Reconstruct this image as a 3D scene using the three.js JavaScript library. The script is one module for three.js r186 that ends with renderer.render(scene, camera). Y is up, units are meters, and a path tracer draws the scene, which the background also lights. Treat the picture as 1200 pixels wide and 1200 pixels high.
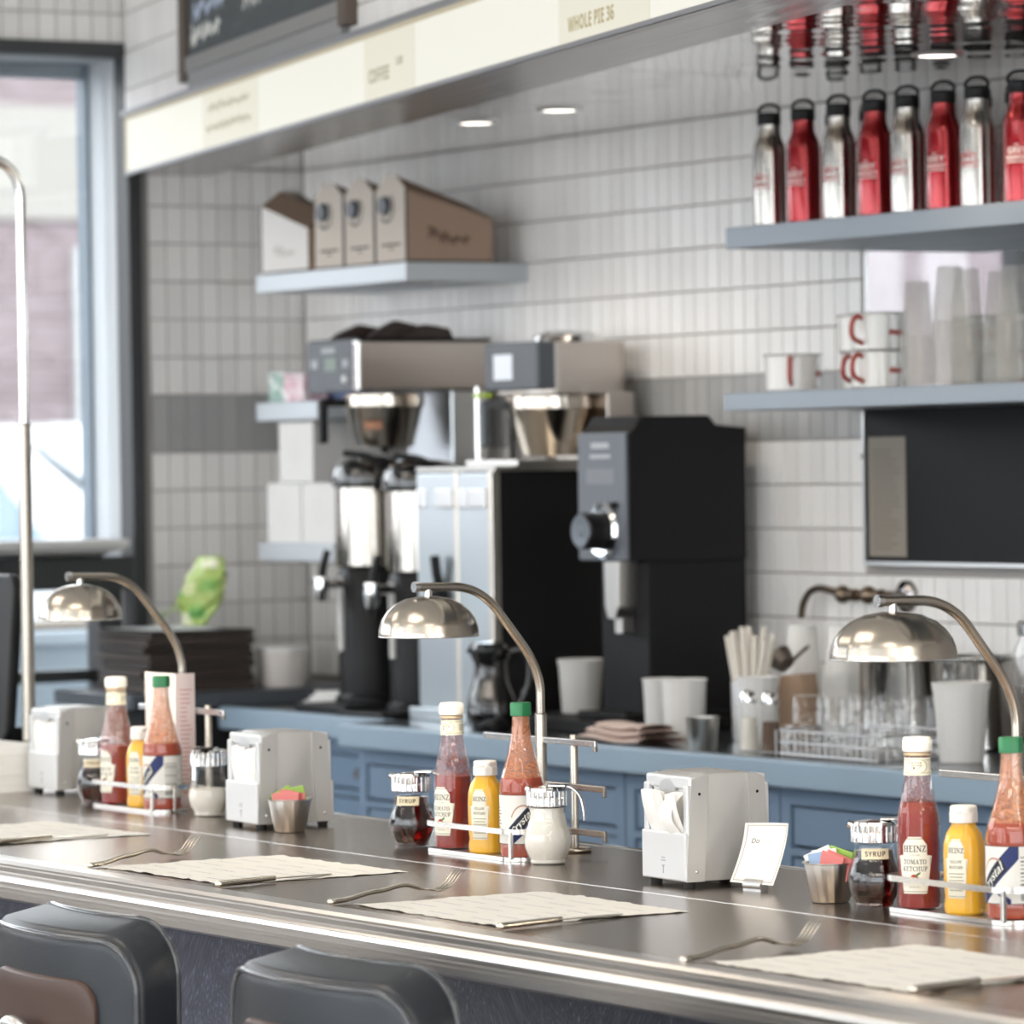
import * as THREE from 'three';
import { RoundedBoxGeometry } from 'three/addons/geometries/RoundedBoxGeometry.js';
import { mergeGeometries, toCreasedNormals } from 'three/addons/utils/BufferGeometryUtils.js';
import { RectAreaLightUniformsLib } from 'three/addons/lights/RectAreaLightUniformsLib.js';
import { createNoise2D } from 'simplex-noise';

// ---------------------------------------------------------------- camera, sky, exposure
const scene = new THREE.Scene();
const renderer = new THREE.WebGLRenderer({ antialias: true });
renderer.toneMapping = THREE.LinearToneMapping;
renderer.toneMappingExposure = 1.0;
renderer.shadowMap.enabled = true;
RectAreaLightUniformsLib.init();

const camera = new THREE.PerspectiveCamera(2 * Math.atan(600 / 5400) * 180 / Math.PI, 1, 0.1, 300);
{
  // a long lens at standing eye height, looking along the counter towards the street window
  const yaw = 30.96 * Math.PI / 180, pitch = 0.5836 * Math.PI / 180, roll = 0.015;
  camera.position.set(6.1273, 1.513, 2.9538);
  const v = new THREE.Vector3(-Math.cos(yaw), 0, -Math.sin(yaw)), r = new THREE.Vector3(Math.sin(yaw), 0, -Math.cos(yaw)), up = new THREE.Vector3(0, 1, 0);
  const fw = v.clone().multiplyScalar(Math.cos(pitch)).addScaledVector(up, -Math.sin(pitch));
  const u0 = up.clone().multiplyScalar(Math.cos(pitch)).addScaledVector(v, Math.sin(pitch));
  const R = r.clone().multiplyScalar(Math.cos(roll)).addScaledVector(u0, -Math.sin(roll));
  const U = u0.clone().multiplyScalar(Math.cos(roll)).addScaledVector(r, Math.sin(roll));
  camera.quaternion.setFromRotationMatrix(new THREE.Matrix4().makeBasis(R, U, fw.clone().negate()));
  camera.focus = 6.55;
  camera.userData.fStop = 6.2;
}
scene.background = new THREE.Color().setRGB(0.90, 0.955, 1.0);   // bright even overcast sky
scene.backgroundIntensity = 5.2;

const WALL_Z = -2.55, WALL_X = -4.05, TOP = 0.92, BACK_TOP = 0.95, SOFFIT = 2.258;

// ---------------------------------------------------------------- helpers
let seed = 20240611;
function rnd() { seed = (seed * 1664525 + 1013904223) >>> 0; return seed / 4294967296; }
const noise2 = createNoise2D(() => rnd());
const taken = new Map();
function numbered(name) { const n = taken.get(name) ?? 0; taken.set(name, n + 1); return n ? `${name}_${String(n).padStart(3, '0')}` : name; }
function clean(g) {   // one layout for everything that is merged
  const o = g.index ? g.toNonIndexed() : g;
  for (const k of Object.keys(o.attributes)) if (!['position', 'normal', 'uv'].includes(k)) o.deleteAttribute(k);
  if (!o.attributes.uv) o.setAttribute('uv', new THREE.BufferAttribute(new Float32Array(o.attributes.position.count * 2), 2));
  return o;
}
function fuse(gs) { return gs.length === 1 ? gs[0] : mergeGeometries(gs.map(clean)); }
function mesh(name, geo, m) {
  const o = new THREE.Mesh(Array.isArray(geo) ? fuse(geo) : geo, m);
  o.name = name; o.castShadow = o.receiveShadow = true;
  return o;
}
function part(parent, name, geo, m, label) { const o = mesh(name, geo, m); parent.add(o); if (label) o.userData.label = label; return o; }
function tag(o, label, category, group) { o.userData.label = label; o.userData.category = category; if (group) o.userData.group = group; return o; }
function thing(name, label, category, [x, y, z] = [0, 0, 0], turn = 0, group) {
  const o = new THREE.Group(); o.name = numbered(name); scene.add(o);
  o.position.set(x, y, z); o.rotation.y = turn;
  return tag(o, label, category, group);
}
function single(name, geo, m, label, category, [x, y, z] = [0, 0, 0], turn = 0, group) {
  const o = mesh(numbered(name), geo, m); scene.add(o); o.position.set(x, y, z); o.rotation.y = turn;
  return tag(o, label, category, group);
}
function struct(name, geo, m) { const o = mesh(name, geo, m); o.userData.kind = 'structure'; scene.add(o); return o; }
function copyOf(o, [x, y, z], turn, label, group) {
  const c = o.clone(); c.name = numbered(o.name.replace(/_\d{3}$/, '')); scene.add(c); c.position.set(x, y, z); c.rotation.y = turn;
  c.userData = { ...o.userData }; if (label) c.userData.label = label; if (group) c.userData.group = group;
  return c;
}
// box given by its lower and upper corner, edges rounded when r > 0
function bx(x0, y0, z0, x1, y1, z1, r = 0, seg = 2) {
  const w = Math.abs(x1 - x0), h = Math.abs(y1 - y0), d = Math.abs(z1 - z0);
  const g = r > 0 ? new RoundedBoxGeometry(w, h, d, seg, Math.min(r, w / 2.01, h / 2.01, d / 2.01)) : new THREE.BoxGeometry(w, h, d);
  return g.translate((x0 + x1) / 2, (y0 + y1) / 2, (z0 + z1) / 2);
}
// box with uv in metres
function bxm(x0, y0, z0, x1, y1, z1) {
  const g = bx(x0, y0, z0, x1, y1, z1).toNonIndexed(), p = g.attributes.position, n = g.attributes.normal, uv = g.attributes.uv;
  for (let i = 0; i < p.count; i++) {
    const ax = Math.abs(n.getX(i)), ay = Math.abs(n.getY(i));
    if (ay > 0.5) uv.setXY(i, p.getX(i), p.getZ(i)); else if (ax > 0.5) uv.setXY(i, p.getZ(i), p.getY(i)); else uv.setXY(i, p.getX(i), p.getY(i));
  }
  return g;
}
const V2 = (a) => a.map(([x, y]) => new THREE.Vector2(x, y));
const V3 = (a) => a.map(([x, y, z]) => new THREE.Vector3(x, y, z));
function lathe(pts, seg = 32) {   // [radius, height] list, crisp where the profile turns sharply
  return toCreasedNormals(new THREE.LatheGeometry(V2(pts), seg), 0.6);
}
function tube(pts, r, seg = 24, rad = 10, closed = false, tension = 0.5) {
  return new THREE.TubeGeometry(new THREE.CatmullRomCurve3(V3(pts), closed, 'catmullrom', tension), seg, r, rad, closed);
}
function bentTube(pts, r, bend = 0.03, rad = 12, n = 6) {   // straight runs joined by round bends, with flat ends
  const P = V3(pts), path = new THREE.CurvePath();
  let from = P[0];
  for (let i = 1; i < P.length - 1; i++) {
    const a = P[i].clone().add(P[i - 1].clone().sub(P[i]).setLength(Math.min(bend, P[i].distanceTo(P[i - 1]) * 0.49)));
    const b = P[i].clone().add(P[i + 1].clone().sub(P[i]).setLength(Math.min(bend, P[i].distanceTo(P[i + 1]) * 0.49)));
    path.add(new THREE.LineCurve3(from, a)); path.add(new THREE.QuadraticBezierCurve3(a, P[i], b)); from = b;
  }
  path.add(new THREE.LineCurve3(from, P[P.length - 1]));
  const body = new THREE.TubeGeometry(path, n * P.length * 4, r, rad, false), caps = [];
  for (const [at, to] of [[P[0], P[1]], [P[P.length - 1], P[P.length - 2]]]) {
    const d = at.clone().sub(to).normalize(), g = new THREE.CircleGeometry(r, rad);
    g.applyQuaternion(new THREE.Quaternion().setFromUnitVectors(new THREE.Vector3(0, 0, 1), d)).translate(at.x, at.y, at.z); caps.push(g);
  }
  return fuse([body, ...caps]);
}
function cyl(r0, r1, h, x = 0, y = 0, z = 0, seg = 24) { return new THREE.CylinderGeometry(r1, r0, h, seg).translate(x, y + h / 2, z); }
function rod(a, b, r, seg = 12) {
  const A = new THREE.Vector3(...a), B = new THREE.Vector3(...b), g = new THREE.CylinderGeometry(r, r, A.distanceTo(B), seg);
  g.applyQuaternion(new THREE.Quaternion().setFromUnitVectors(new THREE.Vector3(0, 1, 0), B.clone().sub(A).normalize()));
  const m = A.add(B).multiplyScalar(0.5); return g.translate(m.x, m.y, m.z);
}
function prism(pts, depth, bevel = 0, steps = 1) {   // outline in x/y, extruded along +z
  const g = new THREE.ExtrudeGeometry(new THREE.Shape(V2(pts)), { depth: depth - 2 * bevel, steps, bevelEnabled: bevel > 0, bevelThickness: bevel, bevelSize: bevel, bevelOffset: -bevel, bevelSegments: 2 });
  return g.translate(0, 0, bevel);
}
function roundRect(w, h, r, n = 6) {   // outline, counter-clockwise, centred
  const out = [];
  [[1, -1, -90], [1, 1, 0], [-1, 1, 90], [-1, -1, 180]].forEach(([sx, sy, a0]) => {
    for (let i = 0; i <= n; i++) { const a = (a0 + 90 * i / n) * Math.PI / 180; out.push([sx * (w / 2 - r) + r * Math.cos(a), sy * (h / 2 - r) + r * Math.sin(a)]); }
  });
  return out;
}
function gridSurface(nu, nv, f) {   // f(u, v) -> [x, y, z]
  const pos = [], uv = [], ix = [];
  for (let j = 0; j <= nv; j++) for (let i = 0; i <= nu; i++) { pos.push(...f(i / nu, j / nv)); uv.push(i / nu, j / nv); }
  for (let j = 0; j < nv; j++) for (let i = 0; i < nu; i++) { const a = j * (nu + 1) + i, b = a + 1, c = a + nu + 1, d = c + 1; ix.push(a, b, d, a, d, c); }
  const g = new THREE.BufferGeometry();
  g.setAttribute('position', new THREE.Float32BufferAttribute(pos, 3)); g.setAttribute('uv', new THREE.Float32BufferAttribute(uv, 2)); g.setIndex(ix); g.computeVertexNormals();
  return g;
}
function loft(rings, close = true) {   // rings of equal length [[x,y,z]...]
  const n = rings[0].length;
  return gridSurface(n, rings.length - 1, (u, v) => rings[Math.round(v * (rings.length - 1))][Math.round(u * n) % n]);
}

// ---------------------------------------------------------------- textures
function dataTex(n, f, srgb = false, rep = [1, 1]) {
  const d = new Uint8Array(n * n * 4);
  for (let j = 0; j < n; j++) for (let i = 0; i < n; i++) { const c = f(i / n, j / n), k = (j * n + i) * 4; const a = Array.isArray(c) ? c : [c, c, c]; for (let q = 0; q < 3; q++) d[k + q] = Math.max(0, Math.min(255, a[q] * 255)); d[k + 3] = 255; }
  const t = new THREE.DataTexture(d, n, n); t.wrapS = t.wrapT = THREE.RepeatWrapping; t.magFilter = THREE.LinearFilter; t.minFilter = THREE.LinearFilter;
  if (srgb) t.colorSpace = THREE.SRGBColorSpace; t.repeat.set(...rep); t.needsUpdate = true; return t;
}
function tileNoise(u, v, fu, fv) {   // noise that repeats at 0..1
  const a = u * 2 * Math.PI, b = v * 2 * Math.PI, s = 1 / (2 * Math.PI);
  return noise2(Math.cos(a) * fu * s + Math.cos(b) * fv * s * 1.37 + 11, Math.sin(a) * fu * s + Math.sin(b) * fv * s * 1.37 - 5);
}
function canvasTex(w, h, draw) {
  const c = document.createElement('canvas'); c.width = w; c.height = h;
  const x = c.getContext('2d'); draw(x, w, h);
  const t = new THREE.CanvasTexture(c); t.colorSpace = THREE.SRGBColorSpace; t.anisotropy = 8; return t;
}
function scribble(x, x0, y0, len, size, n) {   // a line of handwriting too far away to read
  x.beginPath(); x.moveTo(x0, y0);
  for (let i = 0; i <= n * 6; i++) { const t = i / (n * 6); x.lineTo(x0 + len * t + Math.sin(i * 1.9) * size * 0.35, y0 - Math.abs(Math.sin(i * 1.27 + n)) * size * (0.45 + 0.55 * rnd())); }
  x.stroke();
}
const brushed = dataTex(256, (u, v) => 0.5 + 0.32 * tileNoise(u, v, 3, 170) + 0.12 * (rnd() - 0.5));
const wavy = dataTex(128, (u, v) => 0.5 + 0.5 * tileNoise(u, v, 5, 4));
const speck = dataTex(256, (u, v) => 0.5 + 0.25 * tileNoise(u, v, 40, 40) + 0.5 * (rnd() - 0.5));

// ---------------------------------------------------------------- materials (linear base colours)
const L = (r, g, b) => new THREE.Color().setRGB(r, g, b);
function std(r, g, b, roughness = 0.5, metalness = 0, extra = {}) { return new THREE.MeshStandardMaterial({ color: L(r, g, b), roughness, metalness, ...extra }); }
function phys(r, g, b, roughness, extra = {}) { return new THREE.MeshPhysicalMaterial({ color: L(r, g, b), roughness, ...extra }); }
const M = {
  tiles: [std(0.84, 0.82, 0.80, 0.32), std(0.81, 0.79, 0.77, 0.35), std(0.86, 0.845, 0.825, 0.30)],
  bandTiles: [std(0.40, 0.395, 0.39, 0.3), std(0.36, 0.36, 0.355, 0.3)],
  grout: std(0.33, 0.31, 0.295, 0.9),
  plaster: std(0.82, 0.81, 0.79, 0.9),
  floor: std(0.45, 0.44, 0.43, 0.5),
  frame: std(0.035, 0.037, 0.04, 0.45),
  jamb: std(0.44, 0.46, 0.48, 0.6),
  mullion: std(0.15, 0.19, 0.23, 0.5),
  steel: std(0.62, 0.60, 0.57, 0.3, 1, { bumpMap: brushed, bumpScale: 0.00006 }),
  nickel: std(0.52, 0.47, 0.405, 0.24, 1, { bumpMap: brushed, bumpScale: 0.00004 }),
  satin: std(0.66, 0.66, 0.66, 0.36, 1),
  chrome: std(0.82, 0.82, 0.82, 0.07, 1),
  bright: std(0.80, 0.79, 0.77, 0.16, 1),
  soffit: std(0.80, 0.78, 0.76, 0.06, 1, { bumpMap: wavy, bumpScale: 0.002 }),
  lip: std(0.30, 0.29, 0.29, 0.22, 1, { bumpMap: wavy, bumpScale: 0.001 }),
  mirror: std(0.90, 0.92, 0.93, 0.02, 1),
  black: phys(0.012, 0.012, 0.013, 0.38, { specularIntensity: 0.4 }),
  blackMatte: phys(0.014, 0.014, 0.015, 0.6, { specularIntensity: 0.4 }),
  blackGloss: phys(0.01, 0.01, 0.011, 0.12, { clearcoat: 1, clearcoatRoughness: 0.05 }),
  darkPanel: std(0.075, 0.085, 0.10, 0.4),
  white: std(0.82, 0.81, 0.79, 0.4),
  whitePlastic: std(0.84, 0.83, 0.79, 0.35),
  paper: std(0.84, 0.81, 0.74, 0.85),
  card: std(0.86, 0.85, 0.82, 0.7),
  glass: phys(1, 1, 1, 0.02, { transmission: 1, thickness: 0, ior: 1.5 }),
  cupPlastic: phys(0.86, 0.85, 0.83, 0.22, { transmission: 0.8, thickness: 0, ior: 1.45 }),
  frosted: phys(0.90, 0.89, 0.87, 0.6, { transmission: 0.35, thickness: 0 }),
  pane: phys(1, 1, 1, 0.0, { transmission: 1, thickness: 0, ior: 1.5 }),
  ketchup: std(0.23, 0.012, 0.006, 0.55),
  mustard: phys(0.78, 0.42, 0.025, 0.28, { clearcoat: 0.5, clearcoatRoughness: 0.15 }),
  hotSauce: std(0.36, 0.045, 0.010, 0.55),
  syrup: phys(0.9, 0.7, 0.6, 0.02, { transmission: 1, thickness: 0.05, ior: 1.45, attenuationColor: L(0.30, 0.012, 0.006), attenuationDistance: 0.026 }),
  greenCap: std(0.02, 0.21, 0.075, 0.35),
  sugar: std(0.80, 0.77, 0.70, 0.9, 0, { bumpMap: speck, bumpScale: 0.0006 }),
  rubber: std(0.02, 0.02, 0.02, 0.7),
  dispenser: std(0.56, 0.555, 0.54, 0.38, 0.35),
  dispenserFace: std(0.68, 0.69, 0.70, 0.35, 0.25),
  napkin: std(0.88, 0.86, 0.83, 0.9),
  blueWood: std(0.17, 0.255, 0.37, 0.5),
  bluePaint: std(0.30, 0.40, 0.50, 0.35),
  cardboard: std(0.40, 0.275, 0.19, 0.85),
  boxWhite: std(0.64, 0.63, 0.62, 0.75),
  red: phys(0.34, 0.008, 0.014, 0.2, { metalness: 0.75, clearcoat: 0.8, clearcoatRoughness: 0.08 }),
  shelf: std(0.52, 0.55, 0.58, 0.45, 0.4),
  shelfGrey: std(0.30, 0.335, 0.37, 0.45, 0.4),
  enamel: phys(0.80, 0.78, 0.74, 0.15, { clearcoat: 0.6 }),
  enamelRed: std(0.45, 0.05, 0.03, 0.3),
  towel: std(0.70, 0.56, 0.50, 0.95),
};

// ---------------------------------------------------------------- room shell
struct('floor', bxm(-4.25, -0.12, -2.75, 9.2, 0, 5.2), M.floor);
struct('ceiling', bx(-4.25, 3.2, -2.75, 9.2, 3.35, 5.2), M.plaster);
const wallBack = struct('wall_back', bx(-4.25, 0, WALL_Z - 0.2, 9.2, 3.2, WALL_Z), M.grout);
struct('wall_right', [bx(9, 0, -2.55, 9.2, 0.5, 5.0), bx(9, 2.95, -2.55, 9.2, 3.2, 5.0), bx(9, 0.5, -2.55, 9.2, 2.95, -1.2), bx(9, 0.5, 4.4, 9.2, 2.95, 5.0)], M.plaster);
{
  const w = struct('window_7', bx(9.09, 0.5, -1.2, 9.094, 2.95, 4.4), M.pane);
  part(w, 'window_frame', [bx(9.05, 0.5, -1.2, 9.13, 0.56, 4.4), bx(9.05, 2.89, -1.2, 9.13, 2.95, 4.4), ...[-1.2, 0.17, 1.57, 2.97, 4.34].map((z) => bx(9.05, 0.56, z, 9.13, 2.89, z + 0.06))], M.frame);
}
const WIN = { z0: -2.06, z1: 3.6, y0: 0.78, y1: 2.525 };
const wallLeft = struct('wall_left', [
  bx(-4.25, 0, WALL_Z, WALL_X, 3.2, -2.095), bx(-4.25, 2.56, -2.095, WALL_X, 3.2, 5.0), bx(-4.25, 0, -2.095, WALL_X, WIN.y0, 5.0), bx(-4.25, WIN.y0, WIN.z1, WALL_X, 2.56, 5.0),
], M.grout);
// storefront wall behind the camera: tall shop windows between piers
struct('wall_front', [
  bx(-4.25, 0, 5.0, 9.2, 0.5, 5.2), bx(-4.25, 2.95, 5.0, 9.2, 3.2, 5.2),
  ...[-4.25, -2.05, 0.15, 2.35, 4.55, 6.75].map((x, i) => bx(x, 0.5, 5.0, i === 5 ? 9.2 : x + 0.4, 2.95, 5.2)),
], M.plaster);
[[-3.85, -2.05], [-1.65, 0.15], [0.55, 2.35], [2.75, 4.55], [4.95, 6.75]].forEach(([a, b], i) => {
  const w = struct(`window_${i + 2}`, bx(a, 0.5, 5.09, b, 2.95, 5.094), M.pane);
  const m = (a + b) / 2;
  part(w, 'window_frame', [bx(a, 0.5, 5.05, b, 0.56, 5.13), bx(a, 2.89, 5.05, b, 2.95, 5.13), bx(m - 0.03, 0.56, 5.05, m + 0.03, 2.89, 5.13), bx(a, 0.56, 5.05, a + 0.05, 2.89, 5.13), bx(b - 0.05, 0.56, 5.05, b, 2.89, 5.13)], M.frame);
});

// ---- tiles: bevelled ceramic pieces standing proud of the grout
const ROW = 0.0933, COL = 0.048, BAND0 = 1.5565, BAND1 = 1.698;
function tileGeo(w, h, d = 0.004, b = 0.0016) {
  const W = w / 2, H = h / 2, o = [[-W, -H, 0], [W, -H, 0], [W, H, 0], [-W, H, 0]], i = [[-W + b, -H + b, d], [W - b, -H + b, d], [W - b, H - b, d], [-W + b, H - b, d]];
  const pos = [], q = (a, c, e, f) => pos.push(...a, ...c, ...e, ...a, ...e, ...f);
  q(...i); for (let k = 0; k < 4; k++) q(o[k], o[(k + 1) % 4], i[(k + 1) % 4], i[k]);
  const g = new THREE.BufferGeometry(); g.setAttribute('position', new THREE.Float32BufferAttribute(pos, 3)); g.computeVertexNormals();
  g.setAttribute('uv', new THREE.Float32BufferAttribute(new Float32Array(pos.length / 3 * 2), 2)); return g;
}
const TILE = tileGeo(0.0452, 0.0905), BAND_TILE = tileGeo(0.0466, 0.1393, 0.004, 0.001);
function rowsBetween(y0, y1) {   // [centre, is grey band]
  const out = [];
  for (let k = 0; BAND1 + (k + 0.5) * ROW < y1; k++) if (BAND1 + (k + 0.5) * ROW > y0) out.push([BAND1 + (k + 0.5) * ROW, false]);
  if (y0 < BAND0 && y1 > BAND1) out.push([(BAND0 + BAND1) / 2, true]);
  for (let k = 0; BAND0 - (k + 0.5) * ROW > y0; k++) if (BAND0 - (k + 0.5) * ROW < y1) out.push([BAND0 - (k + 0.5) * ROW, false]);
  return out;
}
function layTiles(parent, list, most = 300) {   // list of { p: [x, y, z], turn, band, near }
  list.sort((a, b) => b.near - a.near);
  const rest = new Map();
  list.forEach((t, i) => {
    const set = t.band ? M.bandTiles : M.tiles, m = set[Math.floor(rnd() * set.length)], geo = t.band ? BAND_TILE : TILE;
    if (i < most) { const o = part(parent, 'tile', geo, m); o.position.set(...t.p); o.rotation.y = t.turn; return; }
    const g = geo.clone().rotateY(t.turn).translate(...t.p);
    if (!rest.has(m)) rest.set(m, []); rest.get(m).push(g);
  });
  for (const [m, gs] of rest) { const o = part(parent, 'far_tiles', gs, m); o.userData.kind = 'stuff'; }
}
{
  const list = [];
  for (let c = 0; c < 80; c++) {
    const x = -1.8232 + (c - 46) * COL + COL / 2; if (x - COL / 2 < WALL_X) continue;
    for (const [y, band] of rowsBetween(0.97, SOFFIT)) {
      if (x > -1.62 && x < -0.6 && y > 1.29 && y < 1.99) continue;      // behind the mirror and the black screen
      const hidden = (x < -1.98 && y < 1.6) || (x < -2.4 && y < 1.75) || (x < -2.93 && y < 2.1 && x > -3.6) || y < 1.08 || x > -1.05 || (y > 1.62 && y < 1.7 && x > -1.66) || (x > -1.7 && y < 1.2);
      list.push({ p: [x, y, WALL_Z], turn: 0, band, near: (hidden ? -10 : 0) + x });
    }
  }
  layTiles(wallBack, list);
}
{
  const list = [];
  for (let c = 0; c < 40; c++) {
    const z = -2.5275 + c * COL;
    for (const [y, band] of rowsBetween(0.9, 3.15)) {
      if (z > -2.115 && y < 2.57) continue;
      const hidden = y > 2.75 || z > -1.6 || (z < -2.1 && y > 2.25);
      list.push({ p: [WALL_X, y, z], turn: Math.PI / 2, band: band, near: (hidden ? -10 : 0) - Math.abs(z + 2) });
    }
  }
  layTiles(wallLeft, list.filter((t) => t.p[2] < -1.2));
}

// ---- street window in the end wall: black steel frame, deep white reveal, glazing bars
{
  const g = struct('window_1', bx(-4.16, 1.30, WIN.z0, -4.156, WIN.y1, WIN.z1), M.pane);
  part(g, 'window_frame', [
    bx(-4.10, WIN.y1, -2.095, -4.03, 2.56, WIN.z1, 0.004), bx(-4.10, WIN.y0, -2.095, -4.03, WIN.y1, -2.058, 0.004),
    bx(-4.10, 1.225, -2.058, -4.03, 1.305, WIN.z1, 0.004), bx(-4.10, WIN.y0, -2.058, -4.03, 0.82, WIN.z1, 0.004),
    bx(-4.10, 1.0, -2.058, -4.05, 1.03, WIN.z1, 0.004), bx(-4.11, WIN.y0, -2.03, -4.04, 1.23, -1.965, 0.004), bx(-4.10, WIN.y0, 3.56, -4.03, WIN.y1, WIN.z1),
    ...[-0.3, 1.6].map((z) => bx(-4.12, WIN.y0, z, -4.04, WIN.y1, z + 0.06)),
  ], M.frame);
  part(g, 'reveal', [bx(-4.245, 1.305, -2.094, -4.105, WIN.y1, -2.06), bx(-4.245, 2.526, -2.06, -4.105, 2.558, WIN.z1)], M.jamb);
  part(g, 'outer_frame', [bx(-4.30, 1.30, -2.10, -4.245, 2.56, -2.05), bx(-4.30, 2.49, -2.05, -4.25, 2.56, WIN.z1), bx(-4.30, 1.26, -2.05, -4.25, 1.31, WIN.z1)], M.mullion);
  part(g, 'pane', bx(-4.08, 0.82, -1.965, -4.076, 1.0, WIN.z1), M.pane);
  part(g, 'pane', bx(-4.08, 1.03, -1.965, -4.076, 1.225, WIN.z1), M.pane);
  part(g, 'window_sill', prism([[-4.10, 1.305], [-3.93, 1.322], [-3.915, 1.335], [-3.915, 1.348], [-4.10, 1.348]], 5.58).translate(0, 0, -1.99), M.boxWhite);
}

// ---------------------------------------------------------------- outside: street, car, brick building
struct('ground_street', bxm(-70, -0.32, -50, -6.2, -0.2, 30), std(0.10, 0.11, 0.12, 0.9));
struct('pavement', bxm(-6.2, -0.32, -50, -4.26, -0.08, 30), std(0.20, 0.20, 0.20, 0.9));
{
  const brick = canvasTex(512, 512, (x, w, h) => {
    x.fillStyle = '#8b8382'; x.fillRect(0, 0, w, h);
    for (let r = 0; r < 26; r++) for (let c = -1; c < 9; c++) {
      const t = rnd(); x.fillStyle = `rgb(${112 + t * 20},${98 + t * 20},${100 + t * 22})`;
      x.fillRect(c * 64 + (r % 2) * 32 + 2, r * (512 / 26) + 2, 60, 512 / 26 - 4);
    }
  });
  brick.wrapS = brick.wrapT = THREE.RepeatWrapping; brick.repeat.set(1 / 1.9, 1 / 1.9);
  const wall = std(1, 1, 1, 0.9, 0, { map: brick });
  const b = thing('street_building', 'pink brick building with pale stone panel across the street', 'building', [-31, -0.2, -15]);
  part(b, 'wall', [bxm(-4, 0, -22, 0, 6.4, 18), bxm(-4, 0, 18, 0, 4.4, 40)], wall);
  part(b, 'stone_panel', bx(0, 3.95, -0.15, 0.05, 4.95, 1.6), std(0.30, 0.285, 0.26, 0.9));
  part(b, 'plinth', bx(0, 0, -22, 0.12, 1.2, 40), std(0.16, 0.16, 0.165, 0.9));
  const bay = part(b, 'shop_window', bx(0, 2.05, -1.25, 0.1, 3.7, 0.2), std(0.48, 0.50, 0.50, 0.4));
  part(bay, 'pane', prism([[-1.2, 2.1], [-0.1, 2.1], [-0.9, 3.6], [-1.2, 3.6]], 0.02).rotateY(-Math.PI / 2).translate(0.13, 0, 0).scale(1, 1, 1), std(0.55, 0.62, 0.64, 0.15));
  part(b, 'cornice', bx(0, 6.1, -22, 0.3, 6.4, 18), std(0.6, 0.56, 0.5, 0.9));
  for (let i = 0; i < 6; i++) for (let k = 0; k < 1; k++) {
    const z = -19 + i * 6.6, y = 3.4; if (Math.abs(z) < 3) continue;
    const w = part(b, 'window', bx(-0.05, y, z, 0.06, y + 1.5, z + 1.1), std(0.75, 0.75, 0.74, 0.5));
    part(w, 'pane', bx(0.06, y + 0.08, z + 0.08, 0.07, y + 1.42, z + 1.02), std(0.12, 0.15, 0.18, 0.08));
  }
}
{
  // white sport utility car at the kerb; local +x is the driving direction
  const c = thing('car', 'white car parked on the street outside the window', 'car', [-21.6, -0.2, -9.9], Math.atan2(0.64, 0.77));
  const paint = phys(0.58, 0.60, 0.62, 0.3, { clearcoat: 1, clearcoatRoughness: 0.05 }), tint = phys(0.16, 0.24, 0.31, 0.08, { clearcoat: 0.5 });
  const side = [[-2.35, 0.45], [-2.35, 1.05], [-2.2, 1.35], [-1.85, 1.98], [-1.5, 2.04], [0.05, 2.04], [0.25, 2.0], [1.15, 1.3], [2.2, 1.15], [2.36, 0.95], [2.38, 0.45]];
  part(c, 'body', prism(side, 1.84, 0.09).translate(0, 0, -0.92), paint);
  part(c, 'windscreen', gridSurface(4, 4, (u, v) => [0.33 + 0.8 * (1 - v), 1.36 + 0.6 * v, (u - 0.5) * (1.5 - 0.1 * v)]).translate(0.035, 0.02, 0), tint);
  const wins = [[[-0.85, 1.28], [0.62, 1.28], [0.28, 1.68], [0.02, 1.86], [-0.15, 1.88], [-0.85, 1.9]], [[-1.9, 1.3], [-0.95, 1.28], [-0.95, 1.9], [-1.6, 1.88]]];
  for (const w of wins) for (const s of [-1, 1]) part(c, 'side_window', prism(w, 0.02).translate(0, 0, s > 0 ? 0.915 : -0.935), tint);
  for (const x of [-1.45, 1.45]) for (const s of [-1, 1]) {
    const w = part(c, 'wheel', cyl(0.35, 0.35, 0.22).rotateX(Math.PI / 2).translate(x, 0.35, s * 0.83 - 0.11), M.rubber);
    part(w, 'rim', cyl(0.2, 0.2, 0.24).rotateX(Math.PI / 2).translate(x, 0.35, s * 0.83 - 0.12), M.satin);
  }
  part(c, 'bumper', bx(2.3, 0.42, -0.86, 2.44, 0.75, 0.86, 0.05), M.darkPanel);
}

for (const [z, l] of [[-3.6, 'pale blue metal planter outside the lower window panes'], [-2.1, 'pale blue metal planter outside nearer the window centre'], [-0.6, 'pale blue metal planter outside further along the window']]) {
  const g = thing('metal_planter', l, 'planter', [-5.3, -0.08, z]);
  const pm = std(0.20, 0.25, 0.29, 0.5);
  part(g, 'trough', prism([[-0.22, 0], [0.22, 0], [0.27, 1.14], [-0.27, 1.14]], 1.2, 0.01).translate(0, 0, -0.6), pm);
  part(g, 'rim', bx(-0.30, 1.13, -0.63, 0.30, 1.17, 0.63, 0.01), std(0.26, 0.31, 0.35, 0.5));
  part(g, 'soil', bx(-0.24, 1.16, -0.56, 0.24, 1.18, 0.56), std(0.10, 0.08, 0.06, 0.9));
}

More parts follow.
